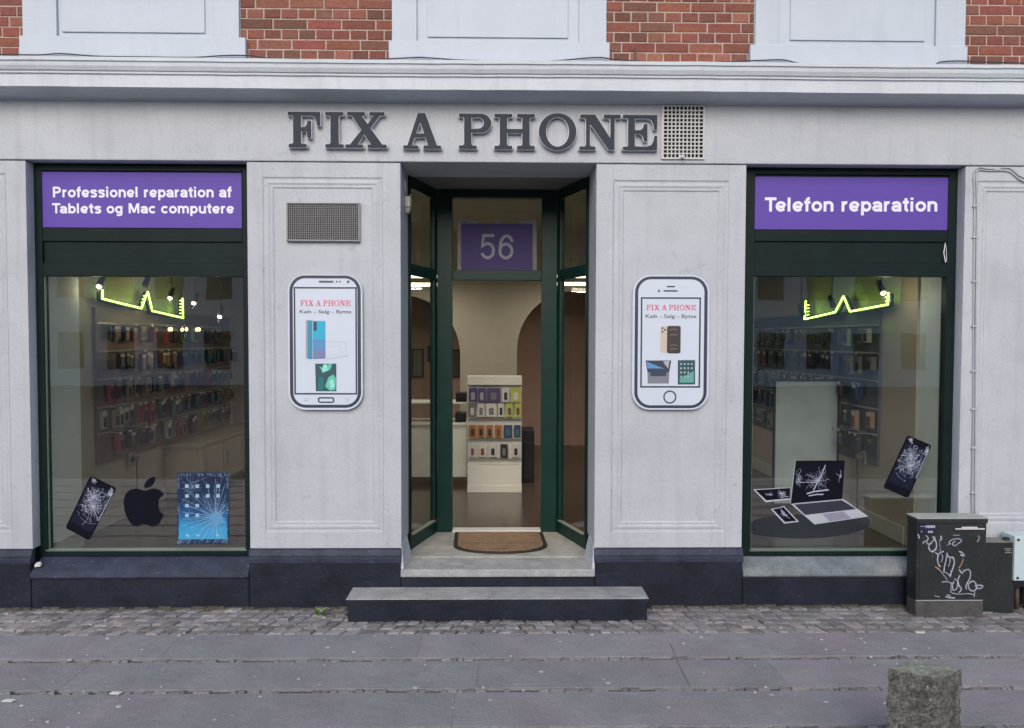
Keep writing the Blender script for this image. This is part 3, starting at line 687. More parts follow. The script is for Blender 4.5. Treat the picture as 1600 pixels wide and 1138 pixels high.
LP = [('F', 449.4, 500.2, 174.6, 229.6), ('I', 507.9, 536.5, 175, 230), ('X', 539.4, 604, 175, 230.5), ('A', 629.8, 689, 176.5, 232), ('P', 717, 767.6, 177.5, 232),
      ('H', 772.7, 835.6, 178, 232.5), ('O', 842, 900.5, 176.6, 234.4), ('N', 905.7, 969.4, 179, 233.5), ('E', 973.7, 1026.8, 179.5, 234)]
sl = thing('sign_lettering', 'raised dark grey slab serif letters FIX A PHONE across the frieze', 'sign', (PX(738, 232), -.04, PZ(738, 232)))
for ch_, a, b, c, d in LP:
    yy = -.046; x0, z1 = P(a, c, yy); x1, z0 = P(b, d, yy); wd, loops = GL[ch_]
    if ch_ == 'O': sc0 = [(p[0]/107, (p[1]+2)/104) for p in loops[0]]
    tr = lambda lp: [(x0+(x1-x0)*p[0]/wd, z0+(z1-z0)*((p[1]+2)/104 if ch_ == 'O' else p[1]/100)) for p in lp]
    lt = loops_obj('letter', [tr(l) for l in loops], yy+.004, .004, LETTER, sl)
    # pale moulded body, 2.5 mm wider than the face
    cu = bpy.data.curves.new('s', 'CURVE'); cu.dimensions = '2D'; cu.fill_mode = 'BOTH'; cu.extrude = .013; cu.offset = .0046
    for lp in [tr(l) for l in loops]:
        sp = cu.splines.new('POLY'); sp.points.add(len(lp)-1)
        for p_, q in zip(sp.points, lp): p_.co = (q[0], q[1], 0, 1)
        sp.use_cyclic_u = True
    me = curve_mesh(cu)
    for v_ in me.vertices: v_.co = Vector((v_.co.x, yy+.0222 - v_.co.z, v_.co.y))
    me.materials.append(LETTERSIDE); bo_ = bpy.data.objects.new('letter_body', me); C.objects.link(bo_); adopt(bo_, lt)

# number 56
y = BD-.004; x0, z1 = P(720.5, 349, y); x1, z0 = P(832, 422.5, y)
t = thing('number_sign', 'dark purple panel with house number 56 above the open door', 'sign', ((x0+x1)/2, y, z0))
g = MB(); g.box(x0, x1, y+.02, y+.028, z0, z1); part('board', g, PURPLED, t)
g = MB(); bx0_, bz1_ = P(714.5, 342.5, y); bx1_, _ = P(839, 342.5, y); g.box(bx0_, bx1_, y+.0285, y+.0295, z0, bz1_-.03); g.box(bx0_, bx0_+.17, y+.0285, y+.0295, bz1_-.03, bz1_); g.box(bx1_-.14, bx1_, y+.0285, y+.0295, bz1_-.03, bz1_); g.box((bx0_+bx1_)/2-.03, (bx0_+bx1_)/2+.03, y+.0285, y+.0295, bz1_-.03, bz1_-.004); part('pale_surround', g, M('surround_grey', (.16, .16, .18), .6, .3, 14), t)  # pale grey strips showing around the number board
stroke_text('lettering', '56', 750, 804, (405.5, 405.5), 366.5, y+.0186, NUMGREY, t, .115, .04)

# ------------------------------------------------------------------ vents
yv = -.014; x0, z1 = P(1034, 164.5, yv); x1, z0 = P(1101, 249, yv)
t = thing('wall_vent', 'white square-holed ventilation grate at the end of the lettering', 'vent', ((x0+x1)/2, 0, z0))
hx0, hx1, hz0, hz1 = PX(1037.5, 200, yv), PX(1098.5, 200, yv), PZ(1067, 246, yv), PZ(1067, 166.5, yv)
g = MB(); nx, nz = 10, 13; fw = .012
g.box(x0, hx0, yv, -.001, z0, z1); g.box(hx1, x1, yv, -.001, z0, z1); g.box(hx0, hx1, yv, -.001, z0, hz0); g.box(hx0, hx1, yv, -.001, hz1, z1)
px_ = (hx1-hx0)/nx; pz_ = (hz1-hz0)/nz
for i in range(1, nx): g.box(hx0+i*px_-.0040, hx0+i*px_+.0040, yv+.001, -.003, hz0, hz1)
for i in range(1, nz): g.box(hx0, hx1, yv+.002, -.004, hz0+i*pz_-.0040, hz0+i*pz_+.0040)
part('grate', g, VENTW, t, 0)
g = MB(); g.box(hx0, hx1, -.0025, -.001, hz0, hz1); part('dark_backing', g, VOID, t)
g = MB(); cx_, cz_ = P(1066.5, 246, yv-.02)
g.box(cx_-.025, cx_+.02, yv-.006, yv, cz_-.006, cz_+.02); g.tube([(cx_, yv-.006, cz_+.008), (cx_, yv-.022, cz_+.006), (cx_+.001, yv-.026, cz_-.012)], [.008, .009, .006]); part('catch', g, VENTW, t, .002)
yv = -.006; x0, z1 = P(447, 316, yv); x1, z0 = P(562, 377.5, yv)
t = thing('mesh_grille', 'wide dark wire mesh grille set in the pier left of the door', 'vent', ((x0+x1)/2, 0, z0))
g = MB(); g.sweep_frame(x0, x1, z0, z1, [(0, PF+.01), (0, yv), (.006, yv-.003), (.011, yv), (.011, PF+.018)]); part('frame', g, MESHG, t)
g = MB(); a, b, c, d = x0+.011, x1-.011, z0+.011, z1-.011; nx, nz = 38, 20
for i in range(1, nx): xx = a+(b-a)*i/nx; g.box(xx-.0009, xx+.0009, yv+.002, yv+.0045, c, d)
for i in range(1, nz): zz = c+(d-c)*i/nz; g.box(a, b, yv+.0048, yv+.0072, zz-.0009, zz+.0009)
part('wire_mesh', g, MESHG, t)
g = MB(); g.box(a, b, PF+.0125, PF+.0132, c, d); part('dark_backing', g, M('grille_dark', (.018, .014, .014), .9, .3), t)

# ------------------------------------------------------------------ phone shaped signs
def phone_sign(kind, label):
    y = -.008
    if kind == 0: O = (449.4, 566.9, 429, 640.7); Rg = (451.9, 564.4, 430.4, 637.4); th_ = 5.2; Sc = (458.8, 558.2, 448.6, 616.8); rad = 27
    else: O = (989, 1106.6, 430, 640.5); Rg = (992.4, 1103.8, 432, 638); th_ = 5.0; Sc = (1001.4, 1093.8, 464.6, 606); rad = 28
    def rr_(q, r_, yy=y):
        x0, z1 = P(q[0], q[2], yy); x1, z0 = P(q[1], q[3], yy); return rrect(x0, x1, z0, z1, r_/220)
    x0, z1 = P(O[0], O[2], y); x1, z0 = P(O[1], O[3], y)
    t = thing('phone_sign', label, 'sign', ((x0+x1)/2, PF, z0))
    loops_obj('board', [rr_(O, rad)], y+.008, .008, PHW, t)
    k = .9
    i1 = (Rg[0]+th_, Rg[1]-th_, Rg[2]+th_*.9, Rg[3]-th_*.9)
    loops_obj('outline', [rr_(Rg, rad-3), rr_(i1, rad-8)], y-.0006, .0004, PHD, t)
    lw = 2.4
    s1 = (Sc[0]+lw, Sc[1]-lw, Sc[2]+lw, Sc[3]-lw)
    def sq(q, yy=y):
        x0, z1 = P(q[0], q[2], yy); x1, z0 = P(q[1], q[3], yy); return [(x0, z0), (x1, z0), (x1, z1), (x0, z1)]
    loops_obj('screen_border', [sq(Sc), sq(s1)], y-.0006, .0004, PHD, t)
    def rect(g, q, yy): g.poly([(p[0], yy, p[1]) for p in sq(q)])
    def quad(g, pts, yy): g.poly([(P(a, b, y)[0], yy, P(a, b, y)[1]) for a, b in pts])
    if kind == 0:
        loops_obj('home_button', [rr_((496.5, 522.6, 620.8, 629.8), 3.6), rr_((498.6, 520.5, 622.9, 627.7), 2.2)], y-.0006, .0004, PHD, t)
        g = MB(); rect(g, (498.5, 521, 438.8, 442.2), y-.0006)
        for dx in (526, 531): rect(g, (dx-1.3, dx+1.3, 439, 441.8), y-.0006)
        rect(g, (542, 546, 438.6, 442.6), y-.0006); part('speaker', g, DTXT, t)
        g = MB(); rect(g, (474.5, 482.5, 622.6, 623.8), y-.0006); rect(g, (475.5, 481.5, 625.4, 627.2), y-.0006); rect(g, (538, 544, 622.6, 623.8), y-.0006); rect(g, (539, 544.4, 626.2, 627.2), y-.0006); rect(g, (543.6, 545, 622.6, 627.2), y-.0007); part('key_icons', g, SILV, t)
        T1 = (469.2, 547.6, 469.4, 478.6); T2 = (468.2, 549, 484.4, 491.6)
    else:
        cx_, cz_ = P(1046.6, 620.6, y); r1 = 10.4/220; r2 = 8.2/220
        loops_obj('home_button', [[(cx_+r1*math.cos(a), cz_+r1*math.sin(a)) for a in [2*math.pi*k/28 for k in range(28)]], [(cx_+r2*math.cos(a), cz_+r2*math.sin(a)) for a in [2*math.pi*k/28 for k in range(28)]]], y-.0006, .0004, PHD, t)
        g = MB(); rect(g, (1042.2, 1054.6, 446.9, 449.2), y-.0006); rect(g, (1037, 1058.8, 453.6, 456), y-.0006); rect(g, (1028, 1031.2, 453.4, 456.4), y-.0006); part('speaker', g, PHD, t)
        T1 = (1010, 1087, 476.4, 485); T2 = (1008.8, 1088, 491.3, 499)
    # title in the shop's slab letters
    tot = 'FIX A PHONE'; W_ = 0; adv = []
    for c in tot:
        if c == ' ': W_ += 34; continue
        adv.append((c, W_)); W_ += GL[c][0]+9
    W_ -= 9; xa, z1 = P(T1[0], T1[2], y); xb, z0 = P(T1[1], T1[3], y); loops = []
    for c, a in adv:
        for lp in GL[c][1]: loops.append([(xa+(xb-xa)*(a+p[0])/W_, z0+(z1-z0)*p[1]/100) for p in lp])
    loops_obj('title_lettering', loops, y-.0008, .0003, RED, t)
    xa, z1 = P(T2[0], T2[2], y); xb, z0 = P(T2[1], T2[3], y)
    text_obj('trade_lettering', 'K\u00f8b - Salg - Bytte', xa, xb, z0, z1, y-.0008, DTXT, .012, .0003, t)
    pm = lambda n, c: plain(n, c, .4)
    if kind == 0:
        g = MB()
        g.cur = 0; quad(g, [(478, 501), (481, 500.4), (481, 561), (478, 560)], y-.0008)
        g.cur = 1; quad(g, [(481, 500.4), (488, 501), (488, 561.5), (481, 561)], y-.0008)
        g.cur = 2; quad(g, [(488.6, 501.4), (508.6, 501.8), (508.6, 530), (488.6, 530)], y-.0008)
        g.cur = 3; quad(g, [(488.6, 530), (508.6, 530), (508.6, 547), (488.6, 547)], y-.0008)
        g.cur = 4; quad(g, [(488.6, 547), (508.6, 547), (508.4, 560.6), (488.8, 561.4)], y-.0008)
        g.cur = 5; quad(g, [(490, 503), (495, 503), (495, 517), (490, 517)], y-.0012)
        part('phone_picture', g, [pm('ph_edge', (.30, .32, .36)), pm('ph_b1', (.04, .26, .42)), pm('ph_b2', (.03, .40, .62)), pm('ph_b3', (.10, .28, .55)), pm('ph_b4', (.18, .22, .42)), pm('ph_b5', (.03, .07, .14))], t)
        g = MB(); pt = lambda *q: [P(a, b, y) for a, b in q]
        g.ribbon(pt((509, 534), (540, 535), (543, 556), (509, 561)), .003, y-.0007); g.ribbon(pt((474, 561), (500, 565), (543, 557)), .002, y-.0007); g.ribbon(pt((509, 541), (531, 541), (533, 553), (509, 556)), .002, y-.0007); part('box_outline', g, pm('ghost', (.42, .46, .54)), t)
        g = MB(); g.cur = 0; quad(g, [(492.4, 568.4), (525.6, 568.4), (525.6, 611.6), (493.6, 611.6)], y-.0008)
        g.cur = 1; quad(g, [(499, 573), (505, 583), (516, 578), (519, 569), (514, 569), (508, 576)], y-.0011); quad(g, [(508, 604), (513, 590), (521, 585), (525, 592), (524, 609), (516, 611)], y-.0011)
        g.cur = 2; quad(g, [(505, 570), (511, 569), (512, 579), (503, 582)], y-.0013); quad(g, [(514, 596), (520, 592), (523, 604), (517, 608)], y-.0013)
        g.cur = 3; quad(g, [(498, 590), (506, 588), (505, 610), (497, 610)], y-.0010)
        part('leaf_picture', g, [pm('gr0', (.03, .09, .12)), pm('gr1', (.12, .55, .42)), pm('gr2', (.32, .72, .68)), pm('gr3', (.02, .16, .17))], t)
    else:
        loops_obj('phone_picture', [rr_((1042.4, 1063.2, 509.4, 552.6), 3.4)], y-.0008, .0003, pm('darkphone', (.05, .042, .045)), t)
        loops_obj('gold_phone_picture', [rr_((1032, 1048, 510, 551.5), 3.4)], y-.0005, .0001, pm('gold', (.58, .50, .42)), t)
        g = MB(); g.cur = 0
        for a, b in ((1035, 513), (1035, 518.5), (1039, 515.5)): rect(g, (a-1.3, a+1.3, b-1.3, b+1.3), y-.0013)
        g.cur = 1
        for b in (514.5, 523, 539, 545): g.ribbon([P(1047, b+1, y), P(1052, b, y), P(1058, b+.8, y)], .0035, y-.0013)
        part('camera_dots', g, [BLACK, pm('goldline', (.30, .24, .18))], t)
        g = MB(); g.cur = 0; quad(g, [(1008.5, 563.5), (1048.8, 563.5), (1045.6, 582), (1011.6, 582)], y-.0008)
        g.cur = 1; quad(g, [(1009.5, 565), (1032, 574), (1038, 576), (1012, 576)], y-.0011)
        g.cur = 2; quad(g, [(1011.6, 582), (1045.6, 582), (1045, 599.6), (1012, 599.6)], y-.0008)
        g.cur = 0; quad(g, [(1016, 579.5), (1041, 579.5), (1041, 588), (1016, 588)], y-.0011)
        g.cur = 3; quad(g, [(1036, 565), (1046, 564), (1044, 576), (1039, 570)], y-.0012)
        part('laptop_picture', g, [pm('lp0', (.04, .055, .09)), pm('lp1', (.10, .28, .55)), pm('lp2', (.19, .21, .26)), pm('lp3', (.42, .42, .46))], t)
        g = MB(); g.cur = 0; quad(g, [(1059, 563), (1086, 563), (1086, 601), (1059, 601)], y-.0008)
        g.cur = 1; quad(g, [(1062, 592), (1075, 585), (1084, 580), (1084, 598), (1062, 598)], y-.0011)
        g.cur = 2
        for i in range(4):
            for j in range(4 if i < 3 else 2): a, b = 1064+i*5.6, 569+j*6.6; rect(g, (a-1.2, a+1.4, b-1.4, b+1.4), y-.0014)
        part('tablet_picture', g, [pm('tb0', (.03, .08, .10)), pm('tb1', (.12, .36, .34)), pm('tb2', (.36, .48, .52))], t)
    return t
phone_sign(0, 'phone shaped sign with oval button and blue phone picture, left of the door')
phone_sign(1, 'phone shaped sign with round button, laptop and tablet pictures, right of the door')

# ------------------------------------------------------------------ window stickers
SY = FR+.0325
def quadmap(q, y=SY):
    c = [P(a, b, y) for a, b in q]   # TL TR BR BL
    def f(u, v_):   # u right, v down
        x = (c[0][0]*(1-u)+c[1][0]*u)*(1-v_)+(c[3][0]*(1-u)+c[2][0]*u)*v_; z = (c[0][1]*(1-u)+c[1][1]*u)*(1-v_)+(c[3][1]*(1-u)+c[2][1]*u)*v_
        return x, z
    return f
def cracks(g, f, cu_, cv, n, rmin, rmax, wd, y, rnd, asp=2.0, web=2, jag=.08):
    ends = []
    for i in range(n):
        a = 2*math.pi*i/n + rnd.uniform(-.15, .15); L = rnd.uniform(rmin, rmax); pts = []; k = 5
        for j in range(k+1):
            r_ = L*j/k; a2 = a + rnd.uniform(-jag, jag)*3*(j > 0); u = cu_+r_*math.cos(a2)*asp; v_ = cv+r_*math.sin(a2)
            if not (0.03 < u < .97 and .02 < v_ < .98): break
            pts.append(f(u, v_))
        if len(pts) > 1: g.ribbon(pts, wd*rnd.uniform(.5, 1.3), y-rnd.uniform(0, .0003))
        ends.append(a)
    for k in range(1, web+1):
        r_ = rmax*.2*k
        for i in range(n):
            if rnd.random() < .65:
                a, b = ends[i], ends[(i+1) % n]
                if b < a: b += 2*math.pi
                p = [(cu_+r_*rnd.uniform(.85, 1.15)*math.cos(t_)*asp, cv+r_*math.sin(t_)) for t_ in (a, b)]
                if all(.03 < q[0] < .97 and .02 < q[1] < .98 for q in p): g.ribbon([f(*q) for q in p], wd*.7, y-.0003)
def broken_phone(q, label, seed):
    rnd = random.Random(seed); f = quadmap(q)
    base = P(*q[2], SY)
    t = thing('phone_sticker', label, 'sticker', (base[0], SY, base[1]))
    # rounded quad outline with chipped top right corner
    def rq(m0, m1, r_=.10):
        o = []
        for cu_, cv, a0 in ((m1, m0, 270), (m1, m1, 0), (m0, m1, 90), (m0, m0, 180)):
            su = -1 if cu_ > .5 else 1; sv = -1 if cv > .5 else 1
            for k in range(6):
                a = R(a0+90*k/5); o.append((cu_+su*r_*1.9+r_*1.9*math.cos(a), cv+sv*r_+r_*math.sin(a)))
        return o
    loops_obj('phone_body', [[f(u, v_) for u, v_ in rq(0, 1, .05)]], SY, .0004, STK, t)
    g = MB(); pts = [f(.07, .14), f(.93, .10), f(.93, .86), f(.07, .86)]; g.poly([(a, SY-.0006, b) for a, b in pts]); part('phone_screen', g, STK2, t)
    g = MB(); cracks(g, f, .58, .46, 30, .12, .36, .0018, SY-.0010, rnd, 2.0, 4, .03)
    cracks(g, f, .42, .30, 20, .05, .2, .0020, SY-.0010, rnd, 2.0, 3, .04); cracks(g, f, .93, .12, 14, .04, .14, .0030, SY-.0010, rnd, 1.4, 2, .2); cracks(g, f, .2, .05, 8, .03, .08, .004, SY-.0010, rnd, 1.8, 1)
    for i in range(110):
        u, v_ = rnd.gauss(.55, .22), rnd.gauss(.38, .13)
        if .08 < u < .92 and .1 < v_ < .85:
            a = rnd.uniform(0, 6.28); L = rnd.uniform(.015, .05); u2, v2 = min(.95, max(.05, u+L*1.8*math.cos(a))), v_+L*math.sin(a); g.ribbon([f(u, v_), f(u2, v2)], rnd.uniform(.001, .0035), SY-.0010-rnd.uniform(0, .0003))
    for i in range(12):
        v_ = .1+i*.045; g.ribbon([f(.97, v_), f(.94, v_+.02), f(.985, v_+.035)], .004, SY-.0012)
    part('crack_pattern', g, CRK, t)
    return t
broken_phone([(141.5, 743), (182, 763), (139.5, 845), (102, 825)], 'sticker of a tilted cracked black phone at the lower left of the left window', 11)
broken_phone([(1418, 680), (1456, 696), (1419, 779), (1380, 762)], 'sticker of a tilted cracked black phone at the right of the right window', 12)
# fruit emblem
f0 = lambda a, b: P(90+a/4.947, 640+b/4.947, SY)
body = [(672, 628), (640, 618), (600, 613), (560, 622), (528, 652), (512, 700), (514, 760), (530, 820), (560, 872), (590, 900), (620, 900), (655, 888), (690, 890), (720, 902), (752, 903), (785, 880), (808, 840), (818, 815), (795, 795), (782, 765), (778, 725), (788, 690), (812, 665), (820, 655), (800, 632), (770, 616), (735, 612), (700, 622)]
leaf = [(752, 520), (754, 545), (742, 575), (720, 596), (692, 606), (672, 607), (670, 588), (682, 560), (704, 536), (730, 523)]
bx, bz = f0(670, 903); t = thing('apple_sticker', 'black bitten apple emblem sticker between the cracked phone and blue tablet', 'sticker', (bx, SY, bz))
def smooth_loop(pts, n=4):
    o = []; L = len(pts)
    for i in range(L):
        p0, p1, p2, p3 = [Vector(pts[(i+k) % L]) for k in (-1, 0, 1, 2)]
        for j in range(n):
            s_ = j/n; o.append(tuple(.5*((2*p1)+(p2-p0)*s_+(2*p0-5*p1+4*p2-p3)*s_*s_+(3*p1-p0-3*p2+p3)*s_**3)))
    return o
loops_obj('apple_shape', [[f0(*p) for p in smooth_loop(body)]], SY, .0004, STK, t)
loops_obj('apple_leaf', [[f0(*p) for p in smooth_loop(leaf)]], SY, .0004, STK, t)
# cracked tablet
rnd = random.Random(21); q = [(276.5, 738.5), (358, 738.5), (357.5, 850), (277, 851)]; f = quadmap(q); bx, bz = P(317, 851, SY)
t = thing('tablet_sticker', 'sticker of a shattered tablet with glowing blue screen in the left window', 'sticker', (bx, SY, bz))
edge = []
for k in range(20): edge.append((k/20, rnd.uniform(-.004, .004)))
for k in range(28): edge.append((1+rnd.uniform(-.004, .004), k/28))
for k in range(20): edge.append((1-k/20, 1+rnd.uniform(-.004, .004)))
for k in range(28): edge.append((0+rnd.uniform(-.004, .004), 1-k/28))
loops_obj('tablet_body', [[f(*p) for p in edge]], SY, .0004, plain('tab_edge', (.012, .03, .09), .3), t)
m, nt, b = newmat('tablet_picture'); N = nt.nodes
ge = N.new('ShaderNodeTexCoord'); se = N.new('ShaderNodeSeparateXYZ'); nt.links.new(ge.outputs['Object'], se.inputs[0])
hh = P(317, 740, SY)[1]-bz; mr = N.new('ShaderNodeMapRange'); mr.inputs[1].default_value = 0; mr.inputs[2].default_value = hh; nt.links.new(se.outputs[2], mr.inputs[0])
cr = N.new('ShaderNodeValToRGB'); els = cr.color_ramp.elements; els[0].position = .08; els[0].color = (.04, .34, .62, 1); els[1].position = .95; els[1].color = (.004, .012, .045, 1)
e = els.new(.25); e.color = (.03, .30, .58, 1); e = els.new(.42); e.color = (.008, .09, .26, 1); e = els.new(.6); e.color = (.005, .028, .09, 1)
no = N.new('ShaderNodeTexNoise'); no.inputs['Scale'].default_value = 20; nt.links.new(ge.outputs['Object'], no.inputs['Vector']); mxn = N.new('ShaderNodeMath'); mxn.operation = 'MULTIPLY_ADD'; mxn.inputs[1].default_value = .25; nt.links.new(no.outputs[0], mxn.inputs[0]); nt.links.new(mr.outputs[0], mxn.inputs[2])
sb = N.new('ShaderNodeMath'); sb.operation = 'SUBTRACT'; sb.inputs[1].default_value = .12; nt.links.new(mxn.outputs[0], sb.inputs[0]); nt.links.new(sb.outputs[0], cr.inputs[0]); nt.links.new(cr.outputs[0], b.inputs['Base Color']); b.inputs['Roughness'].default_value = .4
TABM = m
g = MB(); g.poly([(a, SY-.0006, b_) for a, b_ in (f(.03, .05), f(.97, .05), f(.97, .93), f(.03, .93))]); part('tablet_screen', g, TABM, t)
g = MB()
for i in range(4):
    for j in range(4):
        if j >= 2 and i >= 2: continue
        u, v_ = .19+i*.20, .19+j*.135; pts = [f(u-.034, v_-.024), f(u+.034, v_-.024), f(u+.034, v_+.024), f(u-.034, v_+.024)]; g.poly([(a, SY-.0010, b_) for a, b_ in pts])
for u in (.2, .4, .78): pts = [f(u-.03, .86), f(u+.03, .86), f(u+.03, .89), f(u-.03, .89)]; g.poly([(a, SY-.0010, b_) for a, b_ in pts])
part('app_icons', g, plain('icons', (.30, .48, .66), .4), t)
g = MB(); cracks(g, f, .30, .2, 14, .1, .35, .001, SY-.0012, rnd, 1.3, 1, .02); cracks(g, f, .75, .62, 72, .25, .95, .0014, SY-.0013, rnd, 1.3, 6, .02)
for i in range(24):
    u = rnd.random(); g.ribbon([f(u, .93+rnd.uniform(-.01, .02)), f(min(1, max(0, u-.05)), .985)], .0014, SY-.0015)
    u = rnd.random(); g.ribbon([f(u, .01), f(min(1, max(0, u+.02)), .05)], .0012, SY-.0015)
for i in range(25):
    v_ = rnd.random(); g.ribbon([f(.95, v_), f(.99, v_+.02)], .0012, SY-.0015); g.ribbon([f(.01, v_), f(.05, v_+.02)], .0012, SY-.0015)
part('crack_pattern', g, plain('tab_crack', (.36, .52, .74), .5), t)
g = MB(); n = 14; pts = [f(.76+.13*rnd.uniform(.7, 1.2)*math.cos(6.283*k/n), .63+.085*rnd.uniform(.7, 1.2)*math.sin(6.283*k/n)) for k in range(n)]; g.poly([(a, SY-.0017, b_) for a, b_ in pts]); part('impact_mark', g, plain('impact', (.10, .30, .55), .5), t)
# laptop group
f1 = lambda a, b: P(1170+a/4.742, 640+b/4.742, SY)
bx, bz = f1(480, 920); t = thing('laptop_sticker', 'sticker of a cracked open laptop with a tablet and phone lying beside it', 'sticker', (bx, SY, bz))
sh = [(0, 905), (10, 850), (60, 815), (200, 790), (400, 780), (700, 775), (860, 790), (895, 830), (880, 870), (780, 915), (560, 950), (300, 955), (90, 935)]
m, nt, b = newmat('printed_shadow'); b.inputs['Base Color'].default_value = (.012, .022, .036, 1); b.inputs['Roughness'].default_value = .6
tr = nt.nodes.new('ShaderNodeBsdfTransparent'); mx = nt.nodes.new('ShaderNodeMixShader'); mx.inputs[0].default_value = .55; nt.links.new(tr.outputs[0], mx.inputs[1]); nt.links.new(b.outputs[0], mx.inputs[2]); nt.links.new(mx.outputs[0], nt.nodes['Material Output'].inputs[0])
loops_obj('dark_table_print', [[f1(*p) for p in smooth_loop(sh)]], SY+.0006, .0002, m, t)
def flat(g, pts, off): g.poly([(f1(*p)[0], SY-off, f1(*p)[1]) for p in pts])
g = MB(); flat(g, [(345, 380), (712, 378), (692, 662), (308, 698)], .0004); part('laptop_lid', g, STK, t)
g = MB(); g.ribbon([f1(345, 380), (f1(308, 698))], .004, SY-.0006); part('lid_edge', g, SILV, t)
g = MB(); flat(g, [(310, 700), (700, 664), (886, 793), (488, 852)], .0003); part('laptop_base', g, SILV, t)
g = MB(); flat(g, [(335, 704), (690, 672), (795, 738), (418, 782)], .0007); part('keyboard', g, plain('kbd', (.022, .024, .045), .5), t)
g = MB(); flat(g, [(545, 775), (700, 757), (760, 806), (600, 830)], .0008); part('trackpad', g, plain('pad', (.24, .25, .34), .4), t)
g = MB(); flat(g, [(32, 592), (308, 578), (306, 668), (125, 688)], .0004); flat(g, [(162, 738), (262, 718), (372, 832), (262, 846)], .0004); part('device_edge', g, SILV, t)
g = MB(); flat(g, [(48, 597), (306, 582), (305, 657), (130, 674)], .0007); flat(g, [(178, 740), (258, 724), (354, 826), (268, 834)], .0007); part('device_screen', g, STK, t)
rnd = random.Random(5); fs = quadmap([tuple((1170+a/4.742, 640+b/4.742)) for a, b in ((345, 385), (705, 385), (688, 660), (315, 692))])
g = MB(); cracks(g, fs, .48, .48, 30, .08, .36, .0015, SY-.0009, rnd, .9, 3, .05); cracks(g, fs, .1, .45, 14, .05, .3, .002, SY-.0009, rnd, .6, 2, .1); cracks(g, fs, .95, .4, 10, .05, .2, .002, SY-.0009, rnd, .6, 1, .1)
g.ribbon([fs(.05, .5), fs(.25, .52), fs(.48, .53)], .003, SY-.0010); g.ribbon([fs(.62, .1), fs(.55, .38), fs(.42, .72)], .007, SY-.0010); g.ribbon([fs(.3, .8), fs(.45, .76), fs(.72, .74)], .010, SY-.0010); g.ribbon([fs(.34, .86), fs(.5, .84), fs(.62, .85)], .008, SY-.0010)
for c_, r0 in (((.30, .5), 0), ((.68, .5), 0)): pass
fd = quadmap([tuple((1170+a/4.742, 640+b/4.742)) for a, b in ((48, 597), (306, 582), (305, 657), (130, 674))])
cracks(g, fd, .3, .5, 8, .1, .3, .0022, SY-.0009, rnd, .5, 1); cracks(g, fd, .72, .5, 12, .1, .5, .0028, SY-.0009, rnd, .5, 2); g.ribbon([fd(.6, .85), fd(.95, .8)], .004, SY-.001)
fe = quadmap([tuple((1170+a/4.742, 640+b/4.742)) for a, b in ((178, 740), (258, 724), (354, 826), (268, 834))])
cracks(g, fe, .5, .45, 10, .1, .4, .0026, SY-.0009, rnd, .9, 2); cracks(g, fe, .6, .2, 8, .05, .2, .0024, SY-.0009, rnd, .9, 1)
part('crack_pattern', g, CRK, t)

# ------------------------------------------------------------------ doormat and step
x0, y0 = G(707, 861, zfl); x1, _ = G(857, 861, zfl); yb = G(780, 833, zfl)[1]; ym = G(780, 855, zfl)[1]; yf = G(780, 866, zfl)[1]
xb0, xb1 = G(711, 833, zfl)[0], G(848, 833, zfl)[0]
def matshape(e):
    o = [(xb0+e, yb-e*.6), (xb0+e, yb-.05)]
    for k in range(13):
        a = R(180+180*k/12); cx_ = (x0+x1)/2; o.append((cx_+((x1-x0)/2-e)*math.cos(a), ym+.03+(ym+.03-yf-e)*math.sin(a)))
    o += [(xb1-e, yb-.05), (xb1-e, yb-e*.6)]; return o
t = thing('doormat', 'half round brown doormat with black rubber border at the open door', 'doormat', ((x0+x1)/2, (yb+yf)/2, zfl))
g = MB(); g.prism_z(matshape(0), zfl-.001, zfl+.010); part('rubber_border', g, RUBBER, t, .003)
g = MB(); g.prism_z(matshape(.032), zfl+.010, zfl+.016); part('coir_field', g, MAT1, t, .002)
g = MB(); yl = ym+.06; g.box(x0+.06, x1-.06, yl-.006, yl+.006, zfl+.016, zfl+.0175)
cx_ = (x0+x1)/2+.01
for a in (-60, -35, -12, 12, 35, 60): g.ribbon([], 0, 0); p0 = (cx_+.02*math.sin(R(a)), yf+.05+.02*math.cos(R(a))); p1 = (cx_+.13*math.sin(R(a)), yf+.05+.09*math.cos(R(a))); g.poly([(p0[0]-.004, p0[1], zfl+.0172), (p1[0]-.004, p1[1], zfl+.0172), (p1[0]+.004, p1[1], zfl+.0172), (p0[0]+.004, p0[1], zfl+.0172)])
part('mat_pattern', g, M('mat_dark', (.12, .07, .045), .9, .2), t)
sx0, sy = G(540, 972); sx1 = G(1015, 972)[0]; sz = PZ(778, 936, sy); 
t = thing('entrance_step', 'low stone step with dark painted front below the door', 'step', ((sx0+sx1)/2, sy/2, 0))
g = MB(); g.box(sx0+.012, sx1-.012, sy+.006, pl_f-.002, -.03, sz-.028); part('step_base', g, PLINTH, t, .01)
g = MB(); g.prism_z([(sx0, sy), (sx1, sy), (sx1, pl_f-.003), (sx0, pl_f-.003)], sz-.028, sz); part('step_tread', g, STONE, t, .008)
g = MB(); g.box(sx0+.002, sx1-.002, sy-.002, sy+.001, sz-.03, sz-.004); part('step_nosing_paint', g, PLINTH, t)

